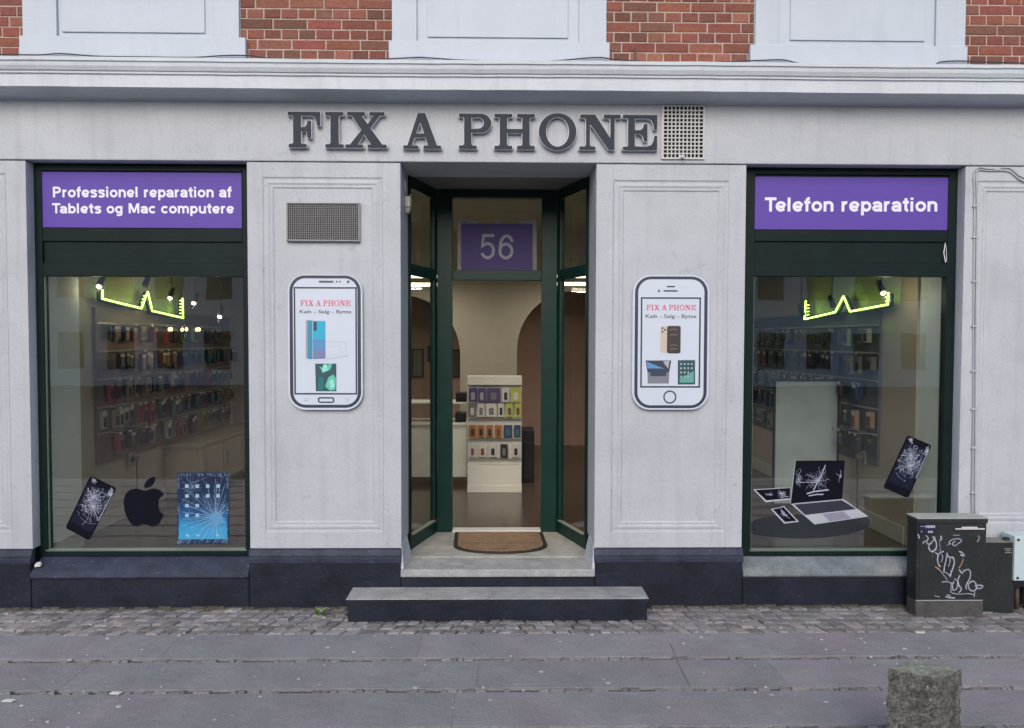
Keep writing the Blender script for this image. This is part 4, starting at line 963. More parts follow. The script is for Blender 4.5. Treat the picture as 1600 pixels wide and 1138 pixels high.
# ------------------------------------------------------------------ electrical cabinets
cxA, cyF = G(1432, 966); cyF = max(cyF, -.24); cxB = PX(1540, 880, cyF); cyB = cyF+.125
cx0 = PX(1432, 880, cyF); cx0 = cx0; czt = PZ(1480, 808, cyF)
t = thing('electrical_cabinet', 'tall dark green cable cabinet with white graffiti scrawl by the right window', 'cabinet', ((cx0+cxB)/2, cyF/2, 0))
zb = PZ(1480, 938, cyF)
g = MB(); g.box(cx0, cxB, cyF, cyB, zb, czt-.045); g.box(cx0+.02, cxB-.012, cyF-.004, cyF, zb+.02, czt-.06); part('cabinet_body', g, CAB, t, .004)
g = MB(); g.box(cx0-.006, cxB+.006, cyF-.008, cyB, czt-.043, czt-.012); part('lid_rim', g, CAB, t, .003)
g = MB(); g.hexa([(cx0-.008, cyF-.012, czt-.012), (cxB+.008, cyF-.012, czt-.012), (cxB+.008, cyB, czt-.012), (cx0-.008, cyB, czt-.012), (cx0-.008, cyF-.012, czt-.003), (cxB+.008, cyF-.012, czt-.003), (cxB+.008, cyB, czt-.001), (cx0-.008, cyB, czt-.001)]); part('cabinet_lid', g, CABTOP, t, .002)
g = MB(); g.box(cx0+.004, cxB-.004, cyF+.006, cyB, -.03, zb-.003); part('cabinet_base', g, CABBASE, t, .006)
g = MB(); g.box(cx0, cxB-.02, cyF-.006, cyF+.002, zb-.004, zb+.002); part('bare_metal_edge', g, CABTOP, t)
yq = cyF-.0055
def cp(a, b): return P(1400+a/5.69, 780+b/5.69, yq)
def crect(g, a0, a1, b0, b1, off=0): x0, z1 = cp(a0, b0); x1, z0 = cp(a1, b1); g.box(x0, x1, yq-.001-off, yq+.001, z0, z1)
g = MB(); crect(g, 526, 786, 260, 270, .004); crect(g, 582, 720, 246, 259, .006); part('handle_bar', g, M('handle_white', (.6, .62, .62), .5, .1), t, .001)
g = MB(); crect(g, 208, 352, 212, 312); part('warning_label', g, plain('lbl', (.012, .014, .045), .4), t)
g = MB()
crect(g, 215, 262, 241, 245, .001)
for i in range(6): crect(g, 266+i*14, 276+i*14, 233, 256, .001)
for i in range(3): crect(g, 284+i*15, 296+i*15, 282, 300, .001)
crect(g, 222, 232, 284, 294, .001); part('label_marks', g, plain('lblm', (.42, .44, .52), .5), t)
g = MB(); rg = random.Random(9)
ST = [([(196, 315), (205, 345), (200, 325)], 14), ([(265, 325), (285, 345), (275, 370), (245, 380), (242, 395)], 11), ([(270, 385), (295, 405), (320, 380), (345, 345), (325, 335)], 12), ([(300, 395), (290, 430), (310, 462), (345, 455), (358, 420), (355, 380), (330, 345)], 13), ([(305, 462), (330, 470), (345, 440)], 10),
      ([(398, 330), (402, 350), (390, 372)], 16), ([(385, 385), (392, 440), (395, 465)], 5), ([(350, 475), (372, 490), (395, 475), (420, 465)], 13), ([(375, 490), (368, 540), (380, 585), (392, 600)], 14), ([(405, 490), (415, 520), (400, 560)], 9),
      ([(455, 480), (445, 540), (430, 600), (425, 650)], 13), ([(455, 500), (480, 520), (505, 520), (518, 560), (505, 610), (490, 650), (480, 690)], 15), ([(480, 520), (478, 560), (465, 600)], 9), ([(425, 650), (455, 660), (485, 690)], 8),
      ([(485, 400), (470, 385), (500, 360), (545, 352), (580, 362), (575, 375)], 11), ([(575, 380), (545, 400), (520, 415), (500, 395), (525, 375)], 11), ([(450, 412), (475, 400)], 6), ([(505, 320), (565, 322)], 6),
      ([(560, 465), (585, 475), (605, 500), (590, 505), (575, 490)], 13), ([(560, 625), (585, 660), (600, 640), (640, 625), (660, 650), (655, 700), (635, 740), (620, 770), (625, 800)], 12), ([(565, 680), (550, 720), (560, 770), (580, 800), (560, 830)], 13), ([(520, 710), (545, 730), (540, 790), (510, 810), (500, 770), (515, 730)], 11),
      ([(640, 760), (675, 730), (705, 745), (715, 790), (690, 815), (655, 805), (640, 770)], 14), ([(700, 770), (745, 765), (770, 775), (745, 795), (715, 790)], 12), ([(700, 815), (695, 870)], 9), ([(490, 750), (487, 830)], 9), ([(495, 835), (560, 845), (640, 840), (690, 850)], 8), ([(410, 738), (455, 735), (500, 750)], 10), ([(445, 868), (480, 875), (520, 880)], 16), ([(455, 850), (480, 860)], 12), ([(345, 860), (385, 870)], 7), ([(380, 620), (435, 690), (455, 720)], 7), ([(730, 325), (740, 345), (720, 380)], 7)]
for pts, wd in ST:
    sp = smooth_loop([pts[0]]+pts+[pts[-1]], 4) if len(pts) > 2 else pts
    if len(pts) > 2:
        sp = []
        Q = [pts[0]]+pts+[pts[-1]]
        for i in range(1, len(Q)-2):
            p0, p1, p2, p3 = [Vector(Q[i+k]) for k in (-1, 0, 1, 2)]
            for j in range(4): s_ = j/4; sp.append(tuple(.5*((2*p1)+(p2-p0)*s_+(2*p0-5*p1+4*p2-p3)*s_*s_+(3*p1-p0-3*p2+p3)*s_**3)))
        sp.append(pts[-1])
    g.ribbon([cp(*p) for p in sp], wd/5.69/228*.85, yq-.0008-rg.uniform(0, .0006))
part('graffiti', g, GRAF, t, recalc=False)
g = MB(); g.ribbon([cp(350, 602), cp(380, 625)], .009, yq-.001); g.ribbon([cp(598, 535), cp(580, 580), cp(560, 612)], .006, yq-.001); part('graffiti_orange', g, GRAFO, t, recalc=False)
lx0, lx1 = cxB+.012, PX(1584, 900, -.14); lzt = PZ(1560, 846, -.14)
t = thing('junction_cabinet', 'low dark cabinet between the graffiti cabinet and white meter box', 'cabinet', ((lx0+lx1)/2, -.1, 0))
g = MB(); g.box(lx0, lx1, -.15, -.03, -.03, lzt-.008); part('cabinet_body', g, CAB, t, .004)
g = MB(); g.box(lx0-.004, lx1+.002, -.156, -.03, lzt-.006, lzt); part('cabinet_lid', g, M('jlid', (.16, .17, .17), .5, .2), t, .001)
g = MB(); g.hexa([(PX(1567, 845, -.1), -.12, lzt), (PX(1580, 845, -.1), -.12, lzt), (PX(1580, 845, -.1), -.08, lzt), (PX(1567, 845, -.1), -.08, lzt), (PX(1570, 845, -.1), -.115, lzt+.022), (PX(1577, 845, -.1), -.115, lzt+.018), (PX(1577, 845, -.1), -.085, lzt+.015), (PX(1570, 845, -.1), -.085, lzt+.02)])
part('debris', g, CAB, t, .002)
g = MB()
for i, (a, b) in enumerate(((965, 1030), (975, 1020), (970, 1028))):
    x0, z1 = P(1400+a/5.69, 780+(440+i*17)/5.69, -.152); x1, z0 = P(1400+b/5.69, 780+(445+i*17)/5.69, -.152); g.box(x0, x1, -.1525, -.150, z0, z1)
part('label_marks', g, plain('lm2', (.34, .35, .36), .5), t)
bx0 = PX(1585, 870, -.17); bz1, bz0 = PZ(1590, 838, -.17), PZ(1590, 908, -.17)
t = thing('meter_box', 'pale blue white box with bolts on rusty pipes at the right edge', 'utility box', (bx0+.15, -.1, 0))
g = MB(); g.box(bx0, bx0+.34, -.17, -.03, bz0, bz1); part('box_body', g, BOXW, t, .006)
g = MB()
for zz in (bz1-.025, bz0+.022):
    for xx in (bx0+.024, bx0+.316): g.tube([(xx, -.171, zz), (xx, -.178, zz)], .008, 8)
part('bolt', g, BLACK, t)
g = MB(); g.box(bx0+.01, bx0+.33, -.15, -.03, bz0-.05, bz0-.002); part('box_underside', g, BLACK, t, .002)
for dx in (.035, .085, .15, .21, .27):
    g = MB(); g.tube([(bx0+dx, -.08, bz0-.04), (bx0+dx+.004, -.08, -.02)], .015, 10); part('pipe', g, RUST, t)

# ------------------------------------------------------------------ cables, sensor, bollard, weed
y = PF-.008
def cab(pts, r_, m, name, label, cat, d=y):
    p3 = [(P(a, b, d)[0], d, P(a, b, d)[1]) for a, b in pts]
    Q = [p3[0]]+p3+[p3[-1]]; o = []
    for i in range(1, len(Q)-2):
        p0, p1, p2, p3_ = [Vector(Q[i+k]) for k in (-1, 0, 1, 2)]
        for j in range(5): s_ = j/5; o.append(tuple(.5*((2*p1)+(p2-p0)*s_+(2*p0-5*p1+4*p2-p3_)*s_*s_+(3*p1-p0-3*p2+p3_)*s_**3)))
    o.append(tuple(Q[-1])); g = MB(); g.tube(o, r_, 6)
    return g, o[-1]
t = thing('wall_cable', 'grey painted cable pair looping over and down the far right pier', 'cable', (PX(1526, 800), y, ZPL))
g, e = cab([(1604, 285), (1592, 280), (1580, 270), (1570, 267), (1545, 267), (1530, 266), (1525.5, 274), (1526, 300), (1526.5, 340), (1525.5, 400), (1525, 500), (1524.5, 600), (1524, 700), (1523.5, 812)], .0045, CABLE, 0, 0, 0); part('cable_run', g, CABLE, t)
g, e = cab([(1604, 279), (1592, 274), (1580, 264), (1570, 262.5), (1545, 264), (1530, 262), (1521.5, 272), (1522, 300), (1522, 340), (1521.5, 400), (1521, 500), (1520.5, 600), (1520, 700), (1519.5, 812)], .004, CABLE, 0, 0, 0); part('cable_run', g, CABLE, t)
g = MB()
for a, b in ((1524, 322), (1524, 371), (1523, 440), (1522.5, 510), (1522, 580), (1522, 640), (1521.5, 700), (1521, 770), (1558, 265)):
    x, z = P(a, b, y); g.box(x-.022, x+.022, y-.007, y+.004, z-.006, z+.006)
part('cable_clip', g, CABLE, t, .001)
g, e = cab([(-10, 85), (60, 86), (95, 84), (150, 88), (210, 89), (300, 90), (350, 87), (395, 87.5), (440, 93), (580, 93), (640, 90.5), (660, 90), (720, 94), (800, 97), (860, 96), (930, 90), (960, 93), (1010, 96), (1100, 98), (1190, 94.5), (1225, 94), (1270, 101), (1440, 103), (1470, 97), (1500, 95.5), (1530, 97), (1610, 99)], .0045, BCABLE, 0, 0, 0, d=-.06)
single('facade_cable', g, BCABLE, 'thin black cable sagging along the top of the white cornice', 'cable', (0, -.06, PZ(800, 97, -.06)))
x, z = P(993, 84, -.012); g = MB(); g.box(x-.006, x+.006, -.014, .0, z-.055, z+.045); single('wall_bracket', g, BLACK, 'small rusty black iron stub on the brick right of the middle white panel', 'bracket', (x, -.014, z-.055))
# motion sensor inside the recess
x, z = DX0+.0, PZ(640, 312, .2); t = thing('alarm_sensor', 'small cream sensor box with cable at top left inside the door recess', 'sensor', (DX0, .26, z-.05))
g = MB(); g.box(DX0+.001, DX0+.045, .22, .32, z-.05, z+.03); part('sensor_body', g, CREAM, t, .01)
g = MB(); g.hexa([(DX0+.006, .24, z-.09), (DX0+.03, .24, z-.09), (DX0+.03, .29, z-.09), (DX0+.006, .29, z-.09), (DX0+.002, .23, z-.052), (DX0+.042, .23, z-.052), (DX0+.042, .31, z-.052), (DX0+.002, .31, z-.052)]); part('sensor_lens', g, CREAM, t, .004)
g = MB(); g.tube([(DX0+.012, .25, z+.02), (DX0+.012, .2, z+.07), (DX0+.010, .17, z+.13)], .004, 6); g.tube([(DX0+.03, .3, z+.02), (DX0+.03, .36, z+.07), (DX0+.028, .44, z+.04)], .004, 6); part('sensor_cable', g, CREAM, t)
x0, z0 = P(1477, 398, FR-.01); g = MB(); g.ribbon([P(1478, 380, FR-.01), P(1475.5, 395, FR-.01), P(1478.5, 410, FR-.01)], .007, FR-.003); g.ribbon([P(1479, 384, FR-.01), P(1480, 408, FR-.01)], .004, FR-.004)
single('paint_chip', g, GUM, 'flaked white mark on the green frame right of the right window', 'mark', (x0, FR-.003, z0), recalc=False)
x0, z0 = P(61, 883, .02); g = MB(); g.hexa([(x0-.022, -.0, z0-.012), (x0+.022, .0, z0-.006), (x0+.02, .03, z0+.0), (x0-.02, .03, z0+.0), (x0-.02, .0, z0+.01), (x0+.018, .0, z0+.008), (x0+.01, .03, z0+.02), (x0-.02, .03, z0+.02)])
single('litter', g, GUM, 'white crumpled scrap on the sill corner of the left window', 'litter', (x0, .015, z0-.012), bevel=.003)
# bollard
def bpt(px, py, z): return G(px, py, z)
bz_ = .47
A = bpt(1387, 1046, bz_); B = bpt(1474, 1062, bz_); Cc = bpt(1503, 1046, bz_); D_ = (A[0]+Cc[0]-B[0]+.01, A[1]+Cc[1]-B[1])
g = MB(); rb = random.Random(4); loops_ = []
corn = [A, B, Cc, D_]; per = []
for i in range(4):
    a, b = corn[i], corn[(i+1) % 4]; n = 9 if i % 2 == 0 else 7
    for k in range(n): per.append((a[0]+(b[0]-a[0])*k/n, a[1]+(b[1]-a[1])*k/n))
cxm, cym = sum(p[0] for p in per)/len(per), sum(p[1] for p in per)/len(per)
zs = [-.03] + [i*.024 for i in range(1, 19)] + [bz_-.012, bz_]
n0 = 0
for zi, z in enumerate(zs):
    for p in per:
        j = rb.uniform(-.007, .007); 
        if zi == len(zs)-1: k = .975; j *= .5
        else: k = 1.0 + .015*math.sin(z*9)
        dx, dy = p[0]-cxm, p[1]-cym; L = math.hypot(dx, dy); g.v.append((cxm+dx*k+dx/L*j, cym+dy*k+dy/L*j, z+rb.uniform(-.004, .004)))
n = len(per)
for zi in range(len(zs)-1):
    for k in range(n): g.face((zi*n+k, zi*n+(k+1) % n, (zi+1)*n+(k+1) % n, (zi+1)*n+k))
g.cur = 1; base = (len(zs)-1)*n; ring = base; 
for kk in (.7, .35):
    s0 = len(g.v)
    for k in range(n):
        p = g.v[base+k]; g.v.append((cxm+(p[0]-cxm)*kk, cym+(p[1]-cym)*kk, bz_+rb.uniform(-.004, .005)))
    for k in range(n): g.face((ring+k, ring+(k+1) % n, s0+(k+1) % n, s0+k))
    ring = s0
g.face(tuple(ring+k for k in range(n)))
single('stone_bollard', g, [GRANITE, GRANTOP], 'short rough square granite bollard in the right foreground', 'bollard', (cxm, cym, 0))
# weed by the step
wx, wy = G(500, 962); t = thing('weed', 'small green weed growing at the plinth left of the step', 'plant', (wx, wy, 0)); rw = random.Random(2)
for i in range(9):
    g = MB(); a = rw.uniform(0, 6.28); L = rw.uniform(.035, .06); h = rw.uniform(.02, .07); dx, dy = math.cos(a)*L, math.sin(a)*L*.6; px_, py_ = -dy*.5, dx*.5
    g.poly([(wx, wy, .005), (wx+dx*.5+px_, wy+dy*.5+py_, h*.7), (wx+dx, wy+dy, h), (wx+dx*.5-px_, wy+dy*.5-py_, h*.75)]); part('leaf', g, LEAF, t)

# ------------------------------------------------------------------ interior furniture and lights
# display stand in the doorway view
SD = 2.64
x0, x1 = PX(730, 680, SD), PX(815.5, 680, SD); zt = PZ(772, 588, SD); 
t = thing('display_stand', 'white display stand with hanging phone accessories seen through the open door', 'display stand', ((x0+x1)/2, SD, ZI))
zb1, zb2 = PZ(772, 728, SD), PZ(772, 758, SD)
g = MB(); g.box(x0, x1, SD+.10, SD+.14, ZI, zt); g.box(x0, x1, SD+.02, SD+.10, PZ(772, 602, SD), zt); part('back_panel', g, SHELFW, t, .003)
g = MB(); g.box(x0, x1, SD, SD+.10, ZI+.0, zb2-.004); g.box(x0+.003, x1-.003, SD+.006, SD+.10, zb2-.004, zb1); part('base', g, SHELFW, t, .003)
rows_ = [(607, 628.6), (631.4, 652), (665, 684), (695, 715)]
g = MB()
for py in (630, 654.5, 686.5, 718): zz = PZ(772, py, SD); g.box(x0+.005, x1-.005, SD+.03, SD+.10, zz-.006, zz)
part('shelf', g, M('clear_shelf', (.40, .41, .38), .3, .05), t)
cpk = {k: plain('pk_'+k, c) for k, c in dict(purple=(.07, .05, .16), white=(.55, .54, .50), yellow=(.42, .44, .08), orange=(.36, .13, .03), blue=(.035, .05, .13), black=(.02, .02, .022), grey=(.16, .16, .15), red=(.25, .04, .05), brown=(.12, .06, .04), olive=(.2, .19, .1), pale=(.34, .34, .30), teal=(.05, .15, .17), tan=(.30, .19, .11)).items()}
def package(px0, px1, r_, body, pic, desc):
    a, b = PX(px0, 660, SD), PX(px1, 660, SD); z1, z0 = PZ(772, rows_[r_][0], SD), PZ(772, rows_[r_][1], SD)
    t = thing('accessory_package', desc, 'package', ((a+b)/2, SD+.02, z0), 'accessory packages hanging on the display stand')
    g = MB(); g.box(a+.002, b-.002, SD+.012, SD+.045, z0, z1); part('box', g, cpk[body], t, .002)
    g = MB(); w_ = b-a; h_ = z1-z0
    loops_obj('printed_picture', [rrect(a+w_*.3, b-w_*.28, z0+h_*.15, z1-h_*.3, w_*.12)], SD+.0113, .0005, cpk[pic], t)
nm = ['top', 'second', 'third', 'lowest']
for r_, L_ in enumerate([[(732, 745.5, 'purple', 'pale'), (746.5, 759, 'purple', 'pale'), (760, 782, 'purple', 'grey'), (784, 796, 'white', 'black'), (797.5, 814, 'yellow', 'white')],
                        [(731, 744, 'grey', 'white'), (745.5, 757.5, 'white', 'grey'), (758.5, 776.5, 'white', 'grey'), (777.5, 788, 'white', 'black'), (790.5, 801.5, 'yellow', 'brown'), (804, 814.5, 'yellow', 'brown')],
                        [(732, 744.5, 'orange', 'black'), (746, 757, 'orange', 'black'), (759.5, 770.5, 'orange', 'black'), (773, 784, 'orange', 'brown'), (786.5, 800.5, 'blue', 'teal'), (803, 814, 'blue', 'teal')],
                        [(733, 743, 'white', 'red'), (747.5, 760, 'white', 'red'), (763.5, 776.5, 'white', 'black'), (781.5, 793.5, 'black', 'grey'), (800, 812, 'white', 'black')]]):
    for i, (a, b, c, d) in enumerate(L_):
        od = ['first', 'second', 'third', 'fourth', 'fifth', 'sixth'][i]
        package(a, b, r_, c, d, '%s package with %s print, %s from left, %s row of door stand' % (c, d, od, nm[r_]))
# counter left of stand and black bin right
CD = 3.1
t = thing('counter', 'pale shop counter with open shelves behind the left door post', 'counter', (-.85, CD+.2, ZI))
ca, cb = -1.5, PX(729, 660, CD); g = MB(); z1_ = PZ(715, 661, CD); z2_ = PZ(715, 629, CD)
g.box(ca, cb, CD, CD+.5, ZI+.08, z1_-.03); g.box(ca, cb, CD-.02, CD+.5, z1_-.028, z1_); g.box(ca+.01, cb-.01, CD+.03, CD+.4, z2_-.02, z2_); part('counter_body', g, SHELFW, t, .004)
for i, (a, z_) in enumerate(((711, z1_), (712, z2_))):
    xx = PX(a, 650, CD+.05); g = MB(); g.box(xx, xx+.12, CD+.05, CD+.3, z_, z_+.10); g.box(xx+.02, xx+.10, CD+.04, CD+.05, z_+.03, z_+.07)
    single('black_device', g, BLACK, ('black box device on the main top of the counter', 'black box device on the upper shelf of the counter')[i], 'device', (xx, CD+.05, z_), bevel=.004)
x, z = P(822, 720, 3.2); t = thing('black_cabinet', 'black cabinet standing right of the display stand beyond the door', 'cabinet', (x, 3.3, ZI))
g = MB(); g.box(PX(810, 700, 3.2), PX(835, 700, 3.2), 3.2, 3.6, ZI, PZ(822, 673, 3.2)); part('cabinet_body', g, BLACK, t, .006)
g = MB(); g.box(PX(819, 700, 3.2), PX(832, 700, 3.2), 3.188, 3.2, ZI+.05, PZ(822, 690, 3.2)); part('cabinet_door', g, plain('bk2', (.02, .02, .02), .3), t, .004)
# framed pictures left far wall
for i, (a, b, c, d) in enumerate(((643, 662, 545, 590), (668, 700, 540, 566), (704, 719, 546, 590))):
    x0, z1 = P(a, c, 6.17); x1, z0 = P(b, d, 6.17); t = thing('framed_picture', ('pale framed picture seen through the left side window', 'dark framed picture hidden mostly behind the door post', 'dark framed picture just right of the left door post')[i], 'picture', ((x0+x1)/2, 6.17, z0))
    g = MB(); g.frame(x0, x1, z0, z1, .025, 6.16, 6.19); part('frame', g, cpk['brown'], t); g = MB(); g.box(x0+.025, x1-.025, 6.175, 6.19, z0+.025, z1-.025); part('picture', g, cpk[('pale', 'black', 'grey')[i]], t)

def light(kind, loc, energy, col, parent, size=.1, name='lamp_light', rot=None, sizey=None):
    L = bpy.data.lights.new(name, kind); L.energy = energy; L.color = col
    if kind == 'AREA':
        L.size = size
        if sizey: L.shape = 'RECTANGLE'; L.size_y = sizey
    else: L.shadow_soft_size = size
    o = bpy.data.objects.new(name, L); C.objects.link(o); o.parent = parent; o.location = Vector(loc) - ROOT[parent.name]
    if rot: o.rotation_euler = rot
    return o
# hanging tube lamps
def tube_lamp(x0, x1, y, z, label, e=14):
    t = thing('tube_lamp', label, 'lamp', ((x0+x1)/2, y, z), 'ceiling tube lamps in the shop')
    g = MB(); g.box(x0, x1, y-.03, y+.03, z+.03, z+.07); g.tube([(x0+.1, y, z+.07), (x0+.1, y, ZC)], .004, 5); g.tube([(x1-.1, y, z+.07), (x1-.1, y, ZC)], .004, 5); part('housing', g, SHELFW, t)
    g = MB(); g.tube([(x0+.02, y, z+.012), (x1-.02, y, z+.012)], .016, 8); part('tube', g, LAMPW, t)
    light('AREA', ((x0+x1)/2, y, z-.01), e, (1, .92, .80), t, x1-x0, sizey=.05)
def tl(px, py, d, L, label, e=14): x, z = P(px, py, d); tube_lamp(x-L/2, x+L/2, d, z, label, e)
tl(640, 447, 2.4, .72, 'bright white tube lamp seen through the left side window of the door', 6)
tl(645, 434, 3.6, .7, 'fainter tube lamp farther back seen through the left side window', 8)
tl(912, 446, 2.4, .72, 'bright white tube lamp seen through the right side window of the door', 6)
tl(909, 434, 3.6, .7, 'fainter tube lamp farther back seen through the right side window', 8)
tl(1272, 532, 3.9, .16, 'small white tube lamp glowing above the framed board in the right window', 1)
tl(1293, 556, 3.9, .12, 'small lower tube lamp under the other one in the right window', 1)

# neon zigzags
def neon(pts, x, label, ticks):
    P3 = []
    for a, b in pts: yy, zz = S(a, b, x); P3.append((x, yy, zz))
    base = min(P3, key=lambda p: p[2])
    t = thing('neon_zigzag', label, 'led light', base, 'green zigzag light strips on the shop side walls')
    g = MB()
    for a, b in zip(P3[:-1], P3[1:]): g.tube([a, b], .007, 6)
    part('light_strip', g, NEON, t)
    g = MB()
    for (a, b) in ticks:  # short glowing bars drawn in for reflections of the strip
        yy, zz = S(a, b, x); g.tube([(x, yy-.035, zz), (x, yy+.025, zz)], .0035, 5)
    part('reflection_tick', g, NEON, t)
    g = MB(); sg = -1 if x < 0 else 1
    for a, b in zip(P3[:-1], P3[1:]): g.tube([(a[0]+sg*.03, a[1], a[2]-.01), (b[0]+sg*.03, b[1], b[2]-.01)], .018, 6)
    part('backing_rail', g, BLACK, t)
neon([(160, 453), (160, 467), (221, 482), (231, 456), (238, 486), (287, 497), (285, 466)], IX0+.10, 'green zigzag led strip high on the side wall in the left window', [(227, 463), (225, 468), (223.5, 473), (283, 470), (283, 475), (283, 480), (283, 485), (283, 490)])
neon([(1388, 457), (1387, 476), (1328, 487), (1318, 463), (1305, 488), (1257, 499), (1259, 470)], IX1-.10, 'green zigzag led strip high on the side wall in the right window', [(1262, 477), (1262, 482), (1262, 487), (1262, 492), (1386, 464), (1386, 470)])
# spotlights on stems from the ceiling
def spot(px, py, x, label, glow=False, tilt=0):
    yy, zz = S(px, py, x); t = thing('ceiling_spot', label, 'spotlight', (x, yy, zz), 'ceiling spotlights in the shop windows')
    g = MB(); g.tube([(x, yy, zz+.05), (x, yy, ZC)], .006, 6); part('stem', g, BLACK, t)
    g = MB(); g.tube([(x, yy+.04, zz+.06), (x, yy-.01, zz), (x, yy-.03, zz-.03)], [.020, .026, .026], 12); part('spot_body', g, M('spot_metal', (.10, .09, .08), .4, .1), t)
    if glow: g = MB(); g.tube([(x, yy-.031, zz-.031), (x, yy-.036, zz-.036)], .019, 12); part('spot_bulb', g, LAMPW, t); light('POINT', (x, yy-.06, zz-.07), 1.0, (1, .85, .6), t, .012)
spot(158, 442, -3.2, 'dark spotlight at the top left of the left window', True)
spot(229, 442, -3.15, 'dark unlit spotlight above the green zigzag peak in the left window')
spot(268, 461, -3.05, 'lit spotlight above the right end of the left green strip', True)
spot(305, 469, -2.9, 'lit spotlight in the middle right of the left window', True)
spot(345, 490, -2.7, 'lit spotlight farthest right in the left window', True)
spot(1252, 487, 2.8, 'small spotlight beside the left end of the right green strip', False)
spot(1300, 474, 2.9, 'dark spotlight behind the peak of the right green strip', False)
spot(1377, 452, 3.02, 'spotlight above the right end of the right green strip', True)
# pendant cluster
xx = -3.0; yy, zz = S(288, 516, xx); t = thing('pendant_lamp', 'hanging lamp with six small bulbs in the left window', 'lamp', (xx, yy, zz))
g = MB(); g.tube([(xx, yy, zz+.05), (xx, yy, ZC)], .004, 5)
for k in range(6): a = 2*math.pi*k/6; g.tube([(xx, yy, zz+.05), (xx+.14*math.cos(a), yy+.14*math.sin(a), zz+.03)], .004, 5)
part('arm_frame', g, BLACK, t)
for k in range(6):
    a = 2*math.pi*k/6; g = MB(); g.lathe(xx+.14*math.cos(a), yy+.14*math.sin(a), [(.004, zz-.012), (.014, zz-.004), (.016, zz+.008), (.010, zz+.02), (.003, zz+.026)], 8); part('bulb', g, LAMPY, t)
light('POINT', (xx, yy, zz-.05), 1.2, (1, .75, .4), t, .012)
# wall racks with hanging stock
ORD = 'first second third fourth fifth sixth seventh eighth ninth tenth eleventh twelfth thirteenth fourteenth fifteenth sixteenth seventeenth eighteenth nineteenth twentieth twenty-first twenty-second twenty-third twenty-fourth twenty-fifth twenty-sixth twenty-seventh twenty-eighth twenty-ninth thirtieth thirty-first thirty-second'.split()
RN = ['top', 'second', 'middle', 'fourth', 'bottom']
def pk_mesh(i, c1, c2):
    g = MB(); w_, h_, d_ = .088+.004*(i % 3), .165+.01*(i % 2), .02
    g.cur = 0; g.box(-w_/2, w_/2, 0, d_, 0, h_)
    g.cur = 1; g.box(-w_*.32, w_*.32, -.0012, 0, h_*.12, h_*.66)
    g.cur = 2; g.box(-w_*.42, w_*.42, -.0010, 0, h_*.74, h_*.94)
    me = bpy.data.meshes.new('hanging_package'); me['c'] = c1; me.from_pydata(g.v, [], g.f)
    for m_ in (cpk[c1], cpk[c2], cpk['white' if i % 2 else 'olive']): me.materials.append(m_)
    for p_, mi in zip(me.polygons, g.m): p_.material_index = mi
    return me
warm = [('brown', 'black'), ('black', 'grey'), ('red', 'black'), ('black', 'brown'), ('tan', 'black'), ('pale', 'black'), ('purple', 'black'), ('grey', 'black'), ('black', 'teal'), ('brown', 'tan')]
vm = [pk_mesh(i, a, b) for i, (a, b) in enumerate(warm)]
cool = [('black', 'blue'), ('blue', 'black'), ('grey', 'black'), ('black', 'grey'), ('pale', 'blue'), ('brown', 'black'), ('purple', 'blue'), ('tan', 'brown'), ('black', 'teal')]
vc = [pk_mesh(i, a, b) for i, (a, b) in enumerate(cool)]
def rack(x, sgn, y0, y1, zlist, meshes, slat, lab, lab_p, grp, seed):
    rr = random.Random(seed)
    t = thing('wall_rack', lab, 'rack', (x, (y0+y1)/2, min(zlist)-.25))
    g = MB(); xa, xb = sorted((x, x+sgn*.02)); g.box(xa, xb, y0, y1, min(zlist)-.24, max(zlist)+.16); part('rack_board', g, slat, t)
    g = MB()
    for z in zlist:
        xa, xb = sorted((x+sgn*.02, x+sgn*.035)); g.box(xa, xb, y0, y1, z+.02, z+.035)
    part('rack_rail', g, METAL, t)
    g = MB()
    for z in zlist:
        yy_ = y0+.1
        while yy_ < y1-.1:
            if rr.random() < .6: xa, xb = sorted((x+sgn*.16, x+sgn*.163)); g.box(xa, xb, yy_, yy_+.035, z+.012, z+.034); g.box(min(x+sgn*.02, x+sgn*.16), max(x+sgn*.02, x+sgn*.16), yy_+.016, yy_+.019, z+.026, z+.029)
            yy_ += rr.uniform(.09, .2)
    pt_ = part('price_tags', g, cpk['white'], t); pt_['kind'] = 'stuff'
    n = 0
    for zi, z in enumerate(zlist):
        y = y0+.07; run = None; cnt = -1
        while y < y1-.06:
            if rr.random() < .3 or run is None: run = rr.choice(meshes)
            if rr.random() < .95:
                o = bpy.data.objects.new('hanging_package', run); C.objects.link(o)
                o.rotation_euler = (0, 0, sgn*math.pi/2); o.scale = (rr.uniform(.65, .98), rr.uniform(.8, 2.5), rr.uniform(.62, .98)); o.location = (x+sgn*(.05+rr.uniform(0, .12)), y, z+.005-.175*o.scale[2]+rr.uniform(-.008, .008))
                cnt += 1; tag(o, '%s package, %s from the street, %s row of the %s wall rack' % (run['c'], ORD[cnt], RN[zi], lab_p), 'package', grp); n += 1
            y += rr.uniform(.098, .112)
    return n
zl = [2.02, 1.78, 1.54, 1.30, 1.08]
n1 = rack(IX0+.001, 1, 1.05, 4.2, zl, vm, SLAT, 'brown wall rack of hanging packages in the left window', 'left', 'packages on the left wall rack', 1)
n2 = rack(IX1-.001, -1, 1.0, 4.2, zl, vc, SLATB, 'dark wall rack of hanging packages in the right window', 'right', 'packages on the right wall rack', 2)
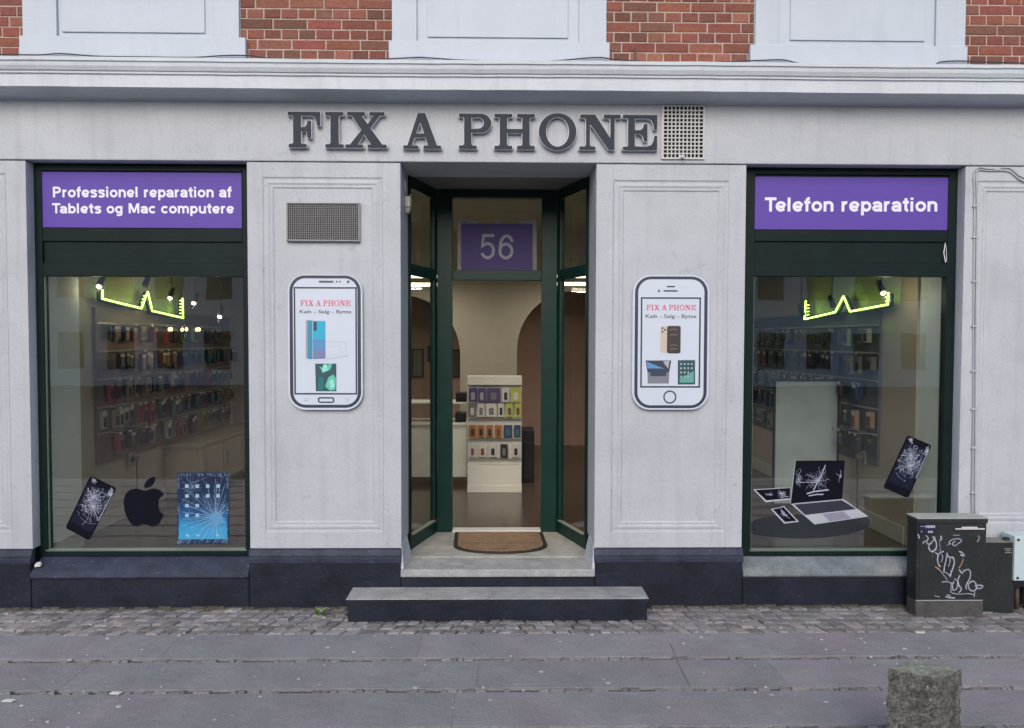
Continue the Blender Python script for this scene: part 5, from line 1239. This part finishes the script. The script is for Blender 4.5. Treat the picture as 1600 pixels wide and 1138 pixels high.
# shelves edges pale lights: low cupboards on left
t = thing('low_cupboard', 'beige low cupboard with handles under the left wall rack', 'cupboard', (IX0+.2, 3.3, ZI))
g = MB(); g.box(IX0+.002, IX0+.36, 2.35, 4.25, ZI+.06, .80); g.box(IX0+.002, IX0+.38, 2.33, 4.27, .80, .83); g.box(IX0+.002, IX0+.30, 2.4, 4.2, ZI, ZI+.06); part('cupboard_body', g, M('cup', (.40, .34, .27), .5, .05), t, .003)
for k in range(3):
    y0_ = 2.37+k*.63; g = MB(); g.box(IX0+.36, IX0+.375, y0_, y0_+.60, ZI+.08, .78); d_ = part('cupboard_door', g, M('cupd', (.43, .37, .30), .5, .05), t, .003)
    g = MB(); g.box(IX0+.375, IX0+.395, y0_+.08, y0_+.10, .50, .68); part('handle', g, METAL, d_, .003)
# framed board in right window
bd = 1.55; x0, z1 = P(1210, 593, bd); x1, _ = P(1313, 593, bd); t = thing('framed_board', 'pale framed board standing behind the glass of the right window', 'board', ((x0+x1)/2, bd, ZI))
g = MB(); g.frame(x0, x1, ZI+.1, z1, .018, bd, bd+.03); part('frame', g, cpk['black'], t, .002)
g = MB(); g.box(x0+.018, x1-.018, bd+.01, bd+.02, ZI+.118, z1-.018); part('board_face', g, M('boardf', (.42, .50, .52), .5, .12, 4), t)
for xx in (x0+.08, x1-.12):
    g = MB(); g.box(xx, xx+.04, bd-.1, bd+.14, ZI, ZI+.03); g.box(xx+.005, xx+.035, bd, bd+.03, ZI+.03, ZI+.1); part('foot', g, METAL, t, .003)
# sockets with cables
for x, px, py, lab in ((IX0+.02, 205, 717, 'wall socket with plug and hanging cable in the left window'), (IX1-.02, 1349, 714, 'wall socket with plug and hanging cable in the right window')):
    yy, zz = S(px, py, x); sg = 1 if x < 0 else -1; t = thing('wall_socket', lab, 'socket', (x, yy, zz-.05))
    xa, xb = sorted((x-sg*.018, x+sg*.012)); g = MB(); g.box(xa, xb, yy-.06, yy+.06, zz-.06, zz+.06); part('socket_plate', g, cpk['pale'], t, .006)
    g = MB(); g.tube([(x+sg*.012, yy, zz), (x+sg*.06, yy, zz)], .028, 12); part('plug', g, cpk['grey'], t)
    g = MB(); g.tube([(x+sg*.05, yy, zz-.02), (x+sg*.05, yy, zz-.3), (x+sg*.04, yy+.01, ZI+.08)], .006, 6); part('cord', g, BLACK, t)

# ------------------------------------------------------------------ opposite side of the street (mirrored in the glass)
def far_house(x0, x1, y, h, col, label):
    t = thing('opposite_house', label, 'building', ((x0+x1)/2, y, -.13))
    m_ = M('far_wall', col, .8, .08, 2); g = MB(); g.box(x0, x1, y-6, y, -.2, h); part('wall', g, m_, t)
    g = MB(); k = 0; xx = x0+.9
    while xx < x1-1.2:
        z = .6
        while z < h-1.6: g.box(xx, xx+1.1, y, y+.04, z, z+1.6); z += 3.0
        xx += 2.1
    part('window', g, M('far_window', (.05, .06, .07), .2, .2), t)
    g = MB(); g.box(x0-.1, x1+.1, y-6, y+.3, h+.002, h+.3); part('roof', g, M('far_roof', (.12, .08, .07), .8, .1), t)
far_house(-24, -5.5, -27, 7.0, (.75, .78, .80), 'pale house across the street mirrored in the left window')
far_house(-5.4, 6, -27, 7.8, (.34, .22, .18), 'brick house across the street mirrored by the door')
far_house(6.1, 24, -27, 6.8, (.66, .70, .74), 'grey house across the street mirrored in the right window')
